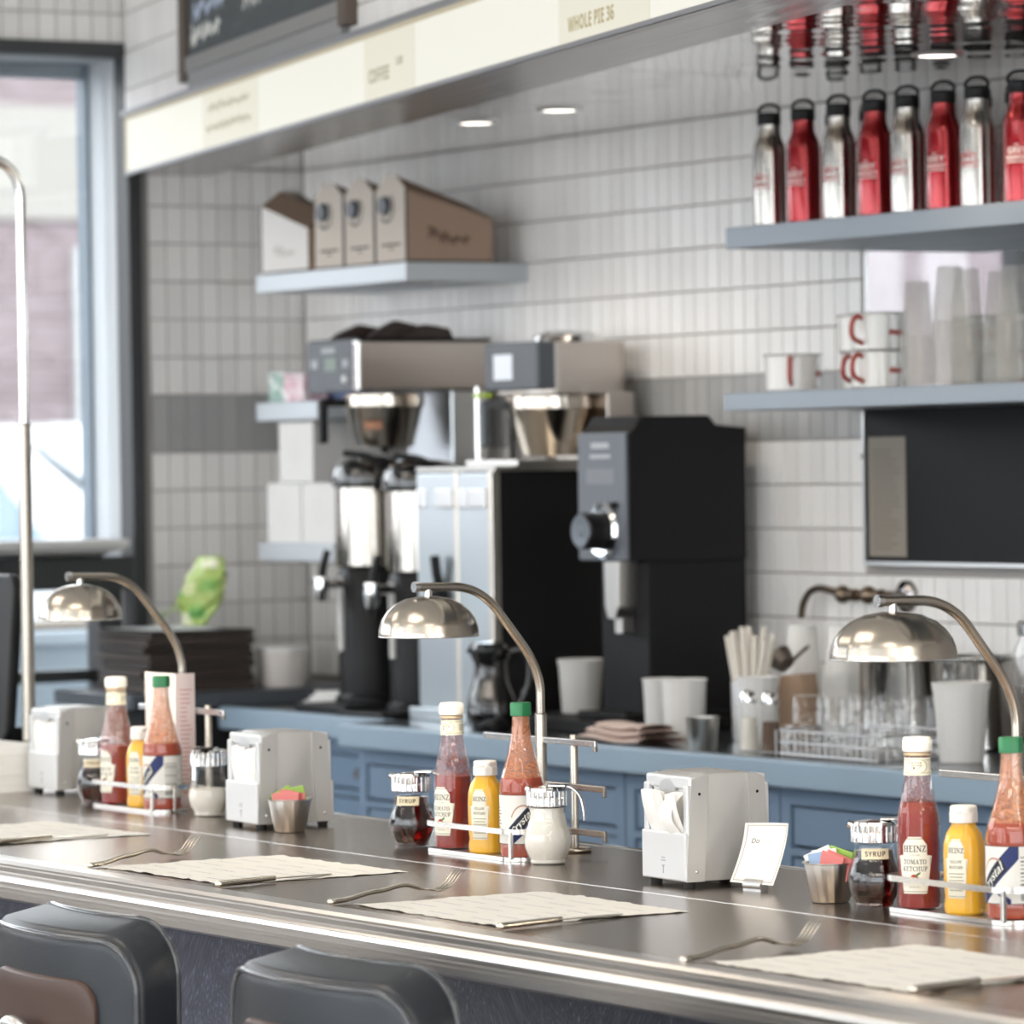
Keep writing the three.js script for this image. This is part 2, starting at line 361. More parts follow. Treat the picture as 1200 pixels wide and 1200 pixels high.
// ---------------------------------------------------------------- soffit over the back bar, lit menu box, chalkboard
const SOF = { p: [-3.8824, 0, -1.9884], turn: -0.23275 };   // the sign stands askew to the tiled wall
{
  // polished steel panel from the tiled wall to the back of the light box
  const ax = -4.05, az = -2.028 - 0.205, bxx = 2.2, bz = az + (2.2 + 4.05) * 0.2371;
  const pts = [[ax, -WALL_Z], [bxx, -WALL_Z], [bxx, -bz], [ax, -az]];
  const shape = new THREE.ExtrudeGeometry(new THREE.Shape(V2(pts)), { depth: 0.03, bevelEnabled: false }).rotateX(-Math.PI / 2).translate(0, SOFFIT, 0);
  const uv = shape.attributes.uv; for (let i = 0; i < uv.count; i++) uv.setXY(i, shape.attributes.position.getX(i) / 1.3, shape.attributes.position.getZ(i) / 1.3);
  struct('ceiling_soffit', shape, M.soffit);
  const w = struct('wall_soffit', bx(-0.168, 2.37, -0.2, 6.2, 3.2, -0.034), M.grout);
  w.position.set(...SOF.p); w.rotation.y = SOF.turn;
  const list = [];
  for (let c = 0; c < 90; c++) for (const [y, band] of rowsBetween(2.38, 2.85)) { const s = -0.14 + c * COL; list.push({ p: [s, y, -0.034], turn: 0, band, near: -(s < 0.5 ? 0 : s) - (y > 2.66 ? 5 : 0) }); }
  layTiles(w, list, 260);
}
{
  const g = thing('menu_light_box', 'long glowing cream menu box with price lettering above the back bar', 'lit sign', SOF.p, SOF.turn);
  part(g, 'housing', bx(-0.02, 2.226, -0.205, 6.2, 2.376, 0, 0.003), M.lip);
  part(g, 'top_trim', bx(-0.035, 2.368, -0.21, 6.2, 2.382, 0.012, 0.003), std(0.34, 0.35, 0.37, 0.4, 0.6));
  part(g, 'cream_trim', bx(-0.018, 2.358, 0, 6.2, 2.368, 0.006), std(0.62, 0.55, 0.40, 0.6));
  part(g, 'cream_trim', bx(-0.018, 2.233, 0, 0.0, 2.358, 0.006), std(0.62, 0.55, 0.40, 0.6));
  part(g, 'bottom_trim', bx(-0.02, 2.226, 0, 6.2, 2.235, 0.006, 0.002), std(0.34, 0.35, 0.37, 0.4, 0.6));
  const LEN = 4.4, sign = canvasTex(2048, 64, (x, w, h) => {
    const X = (s) => s / LEN * w, Y = (y) => (2.358 - y) / 0.123 * h;
    x.fillStyle = '#fffdf3'; x.fillRect(0, 0, w, h);
    for (const [a, b] of [[0.76, 1.26], [2.10, 2.45], [3.33, 3.80]]) { x.fillStyle = '#f3efdf'; x.fillRect(X(a), 0, X(b) - X(a), h); x.fillStyle = '#ddd6c2'; x.fillRect(X(b), 0, 1.5, h); }
    x.fillStyle = '#8d8560'; x.strokeStyle = '#8d8560'; x.lineWidth = 2;
    scribble(x, X(0.82), Y(2.312), X(0.36), 11, 9); scribble(x, X(0.80), Y(2.268), X(0.40), 11, 11);
    x.font = 'bold 19px sans-serif'; x.fillText('COFFEE', X(2.13), Y(2.268)); x.font = 'bold 11px sans-serif'; x.fillText('3.00', X(2.325), Y(2.288));
    x.fillStyle = '#a08a45'; x.font = 'bold 17px sans-serif'; x.fillText('SLICE 7', X(3.47), Y(2.302)); x.fillText('WHOLE PIE 36', X(3.38), Y(2.252)); 
  });
  const lit = (tex) => new THREE.MeshStandardMaterial({ color: L(0.14, 0.14, 0.13), roughness: 0.5, emissive: L(0.985, 0.985, 0.95), emissiveIntensity: 0.76, emissiveMap: tex ?? null });
  const face = new THREE.PlaneGeometry(LEN, 0.123).translate(LEN / 2, 2.2965, 0.004);
  part(g, 'lit_sign_panel', face, lit(sign), 'glowing cream panel with lettering');
  part(g, 'lit_sign_panel', new THREE.PlaneGeometry(6.2 - LEN, 0.123).translate((LEN + 6.2) / 2, 2.2965, 0.004), lit());
  const r = new THREE.RectAreaLight(L(1, 0.97, 0.88), 0.5, 6.1, 0.12); r.name = 'menu_box_light'; r.position.set(3.1, 2.2965, 0.02); r.rotation.y = Math.PI; g.add(r);
}
{
  const g = thing('chalkboard', 'framed chalkboard with handwritten specials standing on the lit menu box', 'chalkboard', SOF.p, SOF.turn);
  const slate = canvasTex(1024, 512, (x, w, h) => {
    x.fillStyle = '#4b5052'; x.fillRect(0, 0, w, h);
    for (let i = 0; i < 500; i++) { x.fillStyle = `rgba(${150 + rnd() * 60},${155 + rnd() * 60},${165 + rnd() * 50},0.03)`; x.fillRect(rnd() * w, rnd() * h, 30 + rnd() * 90, 4 + rnd() * 10); }
    x.lineCap = 'round'; x.lineJoin = 'round';
    [[30, 490, 200, 44, 5], [50, 440, 210, 52, 5], [70, 385, 200, 52, 5], [330, 400, 130, 60, 3], [480, 370, 180, 60, 4], [400, 455, 130, 46, 3], [700, 340, 200, 46, 5], [60, 280, 220, 40, 6], [330, 300, 240, 44, 6], [60, 200, 700, 50, 15], [120, 110, 760, 60, 14]].forEach(([a, b, l, s, n], i) => {
      x.strokeStyle = i % 3 === 1 ? '#aeb9cf' : '#d6d6d0'; x.lineWidth = 8; scribble(x, a, b, l, s, n);
    });
  });
  part(g, 'slate', bx(0.55, 2.46, -0.026, 1.88, 3.02, -0.016), M.blackMatte);
  part(g, 'writing_face', new THREE.PlaneGeometry(1.33, 0.56).translate(1.215, 2.74, -0.0155), std(1, 1, 1, 0.8, 0, { map: slate }));
  const wood = std(0.10, 0.075, 0.06, 0.6);
  part(g, 'frame_stile', bx(0.505, 2.405, -0.033, 0.56, 3.06, -0.003, 0.003), wood);
  part(g, 'frame_stile', bx(1.88, 2.405, -0.033, 1.94, 3.06, -0.003, 0.003), wood);
  part(g, 'frame_rail', bx(0.56, 2.425, -0.033, 1.88, 2.46, -0.006, 0.003), std(0.24, 0.235, 0.23, 0.6));
  part(g, 'frame_rail', bx(0.56, 3.02, -0.033, 1.88, 3.06, -0.003, 0.003), wood);
  part(g, 'foot', bx(0.56, 2.382, -0.033, 1.88, 2.425, -0.012), std(0.26, 0.26, 0.26, 0.5));
}
// recessed lights in the steel soffit: warm, glowing and lighting the back bar
for (const [x, z] of [[-2.483, -2.1345], [-2.113, -2.12], [-0.75, -2.1], [0.2, -2.1]]) {
  const g = thing('recessed_downlight', 'small round recessed light in the polished steel soffit', 'ceiling light', [x, SOFFIT, z], 0, 'recessed lights in the steel soffit');
  part(g, 'ring', lathe([[0.036, 0], [0.036, -0.004], [0.047, -0.004], [0.05, 0], [0.036, 0]], 28), M.satin);
  part(g, 'bulb_lens', new THREE.CircleGeometry(0.036, 28).rotateX(Math.PI / 2).translate(0, -0.002, 0), new THREE.MeshStandardMaterial({ color: L(0.9, 0.9, 0.88), emissive: L(1, 0.93, 0.82), emissiveIntensity: 4 }));
  const s = new THREE.SpotLight(L(1, 0.88, 0.72), 0.55, 0, 1.1, 0.8, 2); s.name = 'downlight_beam'; s.position.set(0, -0.012, 0); s.target.position.set(0, -1, 0); s.castShadow = true; s.shadow.radius = 1.6; g.add(s, s.target);
}
// warm ceiling lights over the dining side (outside the frame)
for (const [x, z] of [[-2.4, 0.9], [0.4, 0.9], [3.2, 1.2], [-2.0, 3.4], [1.0, 3.4], [5.6, 0.2], [7.6, 0.2], [5.6, 2.6], [7.6, 2.6]]) {
  const g = thing('ceiling_light_panel', 'square warm ceiling light over the dining side', 'ceiling light', [x, 3.2, z], 0, 'ceiling lights over the dining side');
  part(g, 'frame', [bx(-0.63, -0.04, -0.63, 0.63, 0, -0.6), bx(-0.63, -0.04, 0.6, 0.63, 0, 0.63), bx(-0.63, -0.04, -0.6, -0.6, 0, 0.6), bx(0.6, -0.04, -0.6, 0.63, 0, 0.6)], M.satin);
  part(g, 'light_diffuser', new THREE.PlaneGeometry(1.2, 1.2).rotateX(Math.PI / 2).translate(0, -0.02, 0), new THREE.MeshStandardMaterial({ color: L(0.9, 0.9, 0.88), emissive: L(1, 0.88, 0.74), emissiveIntensity: 1.5 }));
  const r = new THREE.RectAreaLight(L(1, 0.88, 0.74), x > 5 ? 7.5 : 2.8, 1.18, 1.18); r.name = 'ceiling_panel_light'; r.position.set(0, -0.045, 0); r.rotation.x = -Math.PI / 2; g.add(r);
}

// ---------------------------------------------------------------- lunch counter
const CX0 = -2.9, CX1 = 4.2;
{
  const g = thing('lunch_counter', 'long lunch counter with dark brushed metal top and ribbed steel edge', 'counter', [0, 0, 0]);
  const topMat = std(0.33, 0.277, 0.232, 0.25, 1, { bumpMap: brushed.clone(), bumpScale: 0.00012 }); topMat.bumpMap.repeat.set(3, 3); topMat.bumpMap.needsUpdate = true;
  part(g, 'top', bxm(CX0, TOP - 0.045, -0.828, CX1, TOP, -0.004), topMat, 'dark brushed metal top');
  const prof = [[-0.03, 0.0], [-0.03, 0.0016], [-0.004, 0.0022], [0.009, 0.0016], [0.0135, -0.003], [0.0135, -0.006], [0.010, -0.009], [0.010, -0.0155], [0.0155, -0.018], [0.0215, -0.0225], [0.0235, -0.028], [0.0215, -0.0335], [0.0155, -0.038], [0.0115, -0.040], [0.0115, -0.044], [0.015, -0.046], [0.015, -0.055], [0.006, -0.060], [-0.03, -0.060]];
  part(g, 'steel_edge', toCreasedNormals(prism(prof.map(([z, y]) => [-z, y]).reverse(), CX1 - CX0).rotateY(Math.PI / 2).translate(CX0, TOP, 0), 0.7), std(0.66, 0.63, 0.60, 0.28, 1), 'ribbed bright steel edging');
  part(g, 'inlay_strip', bx(CX0, TOP - 0.002, -0.4725, CX1, TOP + 0.0005, -0.469), M.bright);
  part(g, 'rear_edge', bx(CX0, TOP - 0.05, -0.85, CX1, TOP + 0.002, -0.826, 0.006), M.bright);
  const lam = dataTex(512, (u, v) => {
    const n = tileNoise(u, v, 14, 9) * 0.5 + tileNoise(u, v, 60, 40) * 0.9, s = Math.max(0, tileNoise(v, u, 46, 60) - 0.42) * 0.9;
    return [0.235 + 0.05 * n + s * 0.4, 0.245 + 0.05 * n + s * 0.4, 0.30 + 0.055 * n + s * 0.45];
  }, true, [1.6, 1.6]);
  const lamMat = std(1, 1, 1, 0.45, 0, { map: lam });
  for (let x = CX0 + 0.05, i = 0; x < CX1 - 0.1; x += 1.12, i++) part(g, 'front_panel', bxm(x, 0.1, -0.262, Math.min(x + 1.116, CX1 - 0.05), TOP - 0.046, -0.24), lamMat, 'slate blue mottled laminate panel');
  part(g, 'carcass', [bx(CX0 + 0.05, 0.1, -0.80, CX1 - 0.05, TOP - 0.046, -0.263), bx(CX0 + 0.1, 0, -0.78, CX1 - 0.1, 0.1, -0.3)], M.blackMatte);
  const rail = part(g, 'foot_rail', bentTube([[CX0 + 0.1, 0.2, -0.12], [CX1 - 0.1, 0.2, -0.12]], 0.022), M.bright);
  for (let x = CX0 + 0.4; x < CX1; x += 1.1) part(rail, 'bracket', rod([x, 0.2, -0.12], [x, 0.2, -0.245], 0.011), M.satin);
}

// ---------------------------------------------------------------- back bar: blue cabinets, each a unit of its own, under steel worktops
const topSteel = std(0.20, 0.225, 0.25, 0.22, 0.9);
function worktop(name, label, x0, x1, zf) {
  const g = thing(name, label, 'worktop', [0, 0, 0]);
  part(g, 'top', bx(x0, BACK_TOP - 0.006, WALL_Z + 0.006, x1, BACK_TOP, zf - 0.002), topSteel);
  part(g, 'front_edge', bx(x0, BACK_TOP - 0.052, zf - 0.03, x1, BACK_TOP + 0.001, zf, 0.006), M.bluePaint, 'pale blue painted front edge');
  part(g, 'core', bx(x0 + 0.002, BACK_TOP - 0.05, WALL_Z + 0.006, x1 - 0.002, BACK_TOP - 0.006, zf - 0.03), M.blackMatte);
}
worktop('steel_worktop', 'dark steel worktop with pale blue edge under the coffee grinder', -2.78, 3.4, -1.93);
worktop('steel_worktop', 'short steel worktop with pale blue edge under the tall coffee servers', -3.6, -2.784, -2.06);
function cabinet(x0, x1, zf, label) {
  const g = thing('base_cabinet', label, 'cabinet', [0, 0, 0], 0, 'blue base cabinets of the back bar');
  const y1 = BACK_TOP - 0.053, f = zf - 0.05;
  part(g, 'body', [bx(x0, 0.1, WALL_Z + 0.01, x1, y1, f - 0.02), bx(x0 + 0.02, 0, WALL_Z + 0.05, x1 - 0.02, 0.1, f - 0.08)], M.darkPanel);
  part(g, 'face_frame', [bx(x0, 0.1, f - 0.02, x0 + 0.032, y1, f), bx(x1 - 0.032, 0.1, f - 0.02, x1, y1, f), bx(x0 + 0.032, y1 - 0.035, f - 0.02, x1 - 0.032, y1, f), bx(x0 + 0.032, 0.1, f - 0.02, x1 - 0.032, 0.13, f), bx(x0 + 0.032, 0.765, f - 0.02, x1 - 0.032, 0.78, f)], M.blueWood);
  const dr = part(g, 'drawer', bx(x0 + 0.037, 0.785, f - 0.03, x1 - 0.037, y1 - 0.04, f - 0.003, 0.003), M.blueWood);
  part(dr, 'knob', lathe([[0, 0.024], [0.012, 0.022], [0.014, 0.016], [0.006, 0.01], [0.006, 0]], 16).rotateX(Math.PI / 2).translate((x0 + x1) / 2, 0.82, f - 0.004), M.chrome);
  const d = part(g, 'door', bx(x0 + 0.037, 0.135, f - 0.03, x1 - 0.037, 0.76, f - 0.003, 0.003), M.blueWood);
  part(d, 'knob', lathe([[0, 0.024], [0.012, 0.022], [0.014, 0.016], [0.006, 0.01], [0.006, 0]], 16).rotateX(Math.PI / 2).translate(x1 - 0.075, 0.70, f - 0.004), M.chrome);
  part(d, 'hinge', bx(x0 + 0.028, 0.66, f - 0.002, x0 + 0.042, 0.72, f + 0.004), M.black);
}
for (let i = 0; i < 11; i++) cabinet(-2.77 + i * 0.55, -2.77 + i * 0.55 + 0.545, -1.93, ['slate blue cabinet below the tall steel cabinet and black pitcher', 'slate blue cabinet below the coffee grinder', 'slate blue cabinet below the folded towel and straw holder', 'slate blue cabinet below the wire rack of tumblers'][i] ?? 'slate blue cabinet further along the worktop past the tumblers');
cabinet(-3.59, -3.19, -2.06, 'slate blue cabinet under the coffee servers beside the dark corner bench');
cabinet(-3.185, -2.785, -2.06, 'slate blue cabinet under the coffee servers beside the projecting worktop');
{
  const g = thing('corner_bench', 'dark corner bench beneath the stack of dark folders', 'bench', [0, 0, 0]);
  part(g, 'top', bx(WALL_X + 0.01, 0.95, WALL_Z + 0.01, -3.615, 0.985, -1.84, 0.004), M.darkPanel);
  part(g, 'body', bx(WALL_X + 0.02, 0, WALL_Z + 0.02, -3.63, 0.95, -1.88), M.blackMatte);
}

// ---------------------------------------------------------------- condiments
// a label wrapped round a body of revolution: width w(v) in metres at height v (0..1) over radius r(y)
function wrapLabel(r, y0, y1, half, mid, nu = 20, nv = 16, out = 0.0007) {
  const full = 2 * Math.max(...Array.from({ length: 21 }, (_, i) => half(i / 20)));
  const g = gridSurface(nu, nv, (u, v) => { const y = y0 + (y1 - y0) * v, R = r(y) + out, s = (u - 0.5) * 2 * half(v), a = mid + s / R; return [R * Math.sin(a), y, R * Math.cos(a)]; });
  const uv = g.attributes.uv; for (let i = 0; i < uv.count; i++) { const v = uv.getY(i); uv.setX(i, 0.5 + (uv.getX(i) - 0.5) * 2 * half(v) / full); }
  return g;
}
const radiusOf = (prof) => (y) => { for (let i = 1; i < prof.length; i++) if (y <= prof[i][1]) { const [r0, a] = prof[i - 1], [r1, b] = prof[i]; return b === a ? r1 : r0 + (r1 - r0) * (y - a) / (b - a); } return prof[prof.length - 1][0]; };
function bodyUpTo(prof, h, shrink) { const out = [[0, prof[0][1] + 0.002]]; const R = radiusOf(prof); for (const [r, y] of prof) if (y < h) out.push([Math.max(0.001, r - shrink), Math.max(y, 0.002)]); out.push([R(h) - shrink, h], [0, h]); return out; }

const ketchupPrint = canvasTex(512, 640, (x, w, h) => {
  x.fillStyle = '#e9e6da'; x.fillRect(0, 0, w, h);
  x.strokeStyle = '#6c7b57'; x.lineWidth = 7; x.strokeRect(22, 22, w - 44, h - 44); x.textAlign = 'center';
  x.fillStyle = '#20241c'; x.font = 'bold 104px serif'; x.fillText('HEINZ', w / 2, 170);
  x.fillStyle = '#6c7b57'; x.font = '26px serif'; x.fillText("EST'D 1869", w / 2, 215);
  x.fillStyle = '#3a3f33'; x.font = 'bold 76px serif'; x.fillText('TOMATO', w / 2, 310); x.fillText('KETCHUP', w / 2, 388);
  x.fillStyle = '#b3261c'; x.beginPath(); x.ellipse(w / 2 - 10, 475, 62, 52, 0, 0, 7); x.fill();
  x.fillStyle = '#3c6b35'; x.beginPath(); x.ellipse(w / 2 + 40, 425, 50, 14, -0.5, 0, 7); x.fill();
  x.fillStyle = '#5b604f'; x.font = '24px sans-serif'; x.fillText('NET WT 14 OZ', w / 2, 575);
});
const neckPrint = canvasTex(512, 192, (x, w, h) => {
  x.fillStyle = '#e4e1cf'; x.fillRect(0, 0, w, h); x.strokeStyle = '#77805c'; x.lineWidth = 5; x.strokeRect(-5, 24, w + 10, h - 48);
  x.fillStyle = '#e9e6d6'; x.beginPath(); x.arc(w / 2, h / 2, 84, 0, 7); x.fill(); x.stroke(); x.fillStyle = '#2c2f25'; x.textAlign = 'center';
  x.font = 'bold 30px serif'; x.fillText('HEINZ', w / 2, 66); x.font = 'italic bold 72px serif'; x.fillText('57', w / 2, 130); x.font = '20px serif'; x.fillText('VARIETIES', w / 2, 158);
  for (let k = 0; k < 4; k++) { x.fillRect(20, 60 + k * 22, 110, 7); x.fillRect(w - 130, 60 + k * 22, 110, 7); }
});
const mustardPrint = canvasTex(384, 640, (x, w, h) => {
  x.fillStyle = '#e8e4d4'; x.fillRect(0, 0, w, h); x.strokeStyle = '#7a7d58'; x.lineWidth = 7; x.strokeRect(18, 18, w - 36, h - 36); x.textAlign = 'center';
  x.fillStyle = '#23261d'; x.font = 'bold 80px serif'; x.fillText('HEINZ', w / 2, 150); x.font = 'bold 46px serif'; x.fillText('YELLOW', w / 2, 260); x.fillText('MUSTARD', w / 2, 320);
  x.fillStyle = '#777a63'; for (let k = 0; k < 6; k++) x.fillRect(60 + (k % 2) * 20, 370 + k * 36, w - 120 - (k % 2) * 40, 9);
});
const saucePrint = canvasTex(2048, 512, (x, w, h) => {
  x.fillStyle = '#e6e4de'; x.fillRect(0, 0, w, h);
  for (const o of [0, w / 2]) {
    x.save(); x.translate(o, 0);
    x.save(); x.beginPath(); x.rect(20, 0, 560, h); x.clip(); x.translate(330, 210); x.rotate(-0.66); x.fillStyle = '#1b2c63'; x.fillRect(-420, -82, 840, 158); x.restore();
    x.save(); x.translate(225, 290); x.rotate(-0.66); x.fillStyle = '#15181f'; x.fillRect(-215, -70, 430, 128); x.fillStyle = '#f3f1ea'; x.font = 'italic bold 104px serif'; x.textAlign = 'center'; x.fillText('Crystal', 0, 26); x.restore();
    x.strokeStyle = '#b98f7a'; x.lineWidth = 18; x.beginPath(); x.arc(250, 300, 190, 3.5, 5.2); x.stroke();
    x.fillStyle = '#1b2c63'; x.beginPath(); x.moveTo(40, 512); x.lineTo(40, 430); x.lineTo(260, 350); x.lineTo(480, 470); x.lineTo(480, 512); x.fill();
    x.fillStyle = '#e6e4de'; x.beginPath(); x.moveTo(90, 512); x.lineTo(262, 400); x.lineTo(450, 512); x.fill();
    x.fillStyle = '#33363a'; x.font = 'bold 30px sans-serif'; x.fillText('Nutrition Facts', 600, 110); for (let k = 0; k < 8; k++) x.fillRect(600, 130 + k * 34, 230 + (k % 3) * 30, k % 3 === 0 ? 12 : 7);
    for (let k = 0; k < 15; k++) x.fillRect(600 + k * 8, 420, 2 + (k * 7) % 5, 60);
    x.restore();
  }
  x.fillStyle = '#27292c'; x.fillRect(0, 0, w, 5); x.fillRect(0, h - 6, w, 6);
});
const paperLabel = (t) => std(1, 1, 1, 0.55, 0, { map: t });
const smear = (r, g, b, amount) => { const t = dataTex(128, (u, v) => { const n = 0.5 + 0.5 * tileNoise(u, v, 26, 34) + 0.35 * tileNoise(u, v, 60, 80); return n > 1 - amount ? 0.85 : n > 0.75 - amount ? 0.35 : 0.06; }); return std(r, g, b, 0.4, 0, { alphaMap: t, transparent: true }); };
const ketchupSmear = smear(0.40, 0.10, 0.05, 0.18), sauceSmear = smear(0.66, 0.26, 0.11, 0.52);

function ketchupBottle(label, pos, turn, fill, group) {
  const g = thing('ketchup_bottle', label, 'bottle', [pos[0], pos[1] + 0.004, pos[2]], turn, group);
  const prof = [[0.0255, 0.0], [0.0285, 0.003], [0.0295, 0.012], [0.0285, 0.05], [0.0292, 0.085], [0.0292, 0.108], [0.0272, 0.125], [0.0225, 0.145], [0.0190, 0.163], [0.0172, 0.180], [0.0165, 0.197], [0.0165, 0.203]];
  part(g, 'sauce', lathe(bodyUpTo(prof, fill, 0.0016), 40), M.ketchup, 'dark red ketchup');
  part(g, 'smear', lathe(prof.filter((p) => p[1] > fill - 0.02).map(([r, y]) => [r - 0.0011, y]).concat([]).sort((a, b) => a[1] - b[1]), 40), ketchupSmear);
  part(g, 'glass', lathe([[0, 0.0005], [0.0255, 0.0005], ...prof], 48), M.glass);
  const R = radiusOf(prof);
  const key = (v) => v > 0.84 ? 0.0175 - (v - 0.84) * 0.055 : v > 0.66 ? 0.0165 : 0.0160 + 0.0075 * v / 0.66;
  part(g, 'front_label', wrapLabel(R, 0.022, 0.096, key, 0, 20, 50), paperLabel(ketchupPrint), 'keystone shaped printed label');
  part(g, 'neck_label', wrapLabel(R, 0.1755, 0.1985, () => 0.05, 0, 40, 3), paperLabel(neckPrint), 'round printed neck band');
  const c = part(g, 'cap', lathe([[0.0175, 0.206], [0.0188, 0.2065], [0.0190, 0.2215], [0.0175, 0.2245], [0.008, 0.2255], [0, 0.2256]], 32), M.whitePlastic, 'white screw cap');
  part(c, 'ridges', Array.from({ length: 36 }, (_, i) => { const a = i / 36 * Math.PI * 2; return bx(-0.0005, 0.208, -0.0004, 0.0005, 0.2205, 0.0004).rotateY(a).translate(Math.sin(a) * 0.0191, 0, Math.cos(a) * 0.0191); }), M.whitePlastic);
  part(g, 'neck_ring', lathe([[0.0168, 0.2005], [0.0182, 0.2015], [0.0182, 0.2035], [0.0168, 0.2055], [0.0155, 0.2055]], 32), std(0.55, 0.42, 0.28, 0.3));
  return g;
}
function mustardBottle(label, pos, turn, group) {
  const g = thing('mustard_bottle', label, 'bottle', [pos[0], pos[1] + 0.004, pos[2]], turn, group);
  const prof = [[0.024, 0.0], [0.0272, 0.003], [0.028, 0.012], [0.0262, 0.022], [0.0278, 0.036], [0.0282, 0.078], [0.0275, 0.092], [0.0235, 0.105], [0.018, 0.113], [0.0165, 0.116], [0.0165, 0.120]];
  part(g, 'body', lathe([[0, 0], ...prof], 40).scale(1, 1, 0.82), M.mustard, 'yellow squeeze bottle body');
  const R = radiusOf(prof);
  const key = (v) => v > 0.84 ? 0.0128 - (v - 0.84) * 0.04 : v > 0.66 ? 0.0122 : 0.0125 + 0.0045 * v / 0.66;
  part(g, 'front_label', wrapLabel(R, 0.022, 0.098, key, 0, 16, 50).scale(1, 1, 0.82), paperLabel(mustardPrint), 'cream keystone label');
  const c = part(g, 'cap', lathe([[0.0172, 0.1185], [0.0185, 0.119], [0.0185, 0.131], [0.0178, 0.132], [0.0178, 0.138], [0.016, 0.1405], [0, 0.141]], 32), M.whitePlastic, 'white flip cap');
  part(c, 'flip_tab', bx(-0.006, 0.1315, 0.016, 0.006, 0.1345, 0.0195, 0.001), M.whitePlastic);
  return g;
}
function hotSauceBottle(label, pos, turn, fill, group) {
  const g = thing('hot_sauce_bottle', label, 'bottle', [pos[0], pos[1] + 0.004, pos[2]], turn, group);
  const prof = [[0.030, 0.0], [0.0335, 0.003], [0.0345, 0.008], [0.0338, 0.012], [0.0342, 0.016], [0.0335, 0.0205], [0.0335, 0.096], [0.0345, 0.101], [0.0335, 0.110], [0.0315, 0.120], [0.0265, 0.136], [0.0205, 0.156], [0.0160, 0.178], [0.0138, 0.198], [0.0132, 0.212]];
  part(g, 'sauce', lathe(bodyUpTo(prof, fill, 0.0016), 40), M.hotSauce, 'orange red hot sauce');
  part(g, 'smear', lathe([[radiusOf(prof)(fill) - 0.0011, fill - 0.004], ...prof.filter((p) => p[1] > fill).map(([r, y]) => [r - 0.0011, y])], 40), sauceSmear);
  part(g, 'glass', lathe([[0, 0.0005], [0.030, 0.0005], ...prof], 48), M.glass);
  part(g, 'wrap_label', wrapLabel(radiusOf(prof), 0.0215, 0.0955, () => Math.PI * 0.0339, 0, 64, 2), paperLabel(saucePrint), 'white wrap label with blue slash');
  part(g, 'cap', lathe([[0.0148, 0.2125], [0.0156, 0.213], [0.0158, 0.230], [0.0148, 0.2325], [0, 0.233]], 32), M.greenCap, 'green screw cap');
  return g;
}
const syrupPrint = canvasTex(256, 96, (x, w, h) => { x.fillStyle = '#d9cfb2'; x.fillRect(0, 0, w, h); x.fillStyle = '#26231e'; x.font = 'bold 62px sans-serif'; x.textAlign = 'center'; x.fillText('SYRUP', w / 2, 70); });
function pourJar(name, label, pos, turn, content, fill, printed, spout, group) {
  const g = thing(name, label, 'jar', pos, turn, group);
  const prof = [[0.0265, 0.0], [0.0275, 0.004], [0.0268, 0.007], [0.031, 0.014], [0.0352, 0.026], [0.0362, 0.036], [0.0345, 0.047], [0.0300, 0.060], [0.0272, 0.070], [0.0265, 0.078], [0.0272, 0.088]];
  part(g, 'contents', lathe(bodyUpTo(prof, fill, 0.0018), 40), content);
  part(g, 'glass', lathe([[0, 0.0005], [0.0265, 0.0005], ...prof], 48), M.glass);
  if (printed) part(g, 'name_label', wrapLabel(radiusOf(prof), 0.0655, 0.0795, () => 0.0195, 0, 16, 2), paperLabel(syrupPrint), 'cream label reading SYRUP');
  const lid = part(g, 'lid', lathe([[0.0285, 0.086], [0.0300, 0.087], [0.0302, 0.098], [0.0290, 0.100], [0.0296, 0.102], [0.0296, 0.110], [0.027, 0.1135], [0.012, 0.116], [0, 0.1165]], 40), M.chrome, 'chrome pouring lid');
  part(lid, 'flutes', Array.from({ length: 22 }, (_, i) => { const a = i / 22 * Math.PI * 2; return rod([Math.sin(a) * 0.0296, 0.0875, Math.cos(a) * 0.0296], [Math.sin(a) * 0.0296, 0.1085, Math.cos(a) * 0.0296], 0.0022, 6); }), M.chrome);
  part(lid, 'spout', tube([[-0.02, 0.106, 0], [-0.029, 0.109, 0], [-0.0345, 0.1115, 0]], 0.0055, 8, 8), M.chrome);
  const lever = part(g, 'handle', tube([[0.018, 0.1165, 0], [0.032, 0.116, 0], [0.046, 0.111, 0], [0.056, 0.099, 0], [0.0605, 0.082, 0], [0.0615, 0.066, 0]], 0.0022, 24, 8), M.chrome);
  lever.scale.set(1, 1, 1.6);
  part(lever, 'thumb_rest', bx(0.008, 0.1155, -0.008, 0.036, 0.1185, 0.008, 0.001), spout ?? M.chrome);
  return g;
}
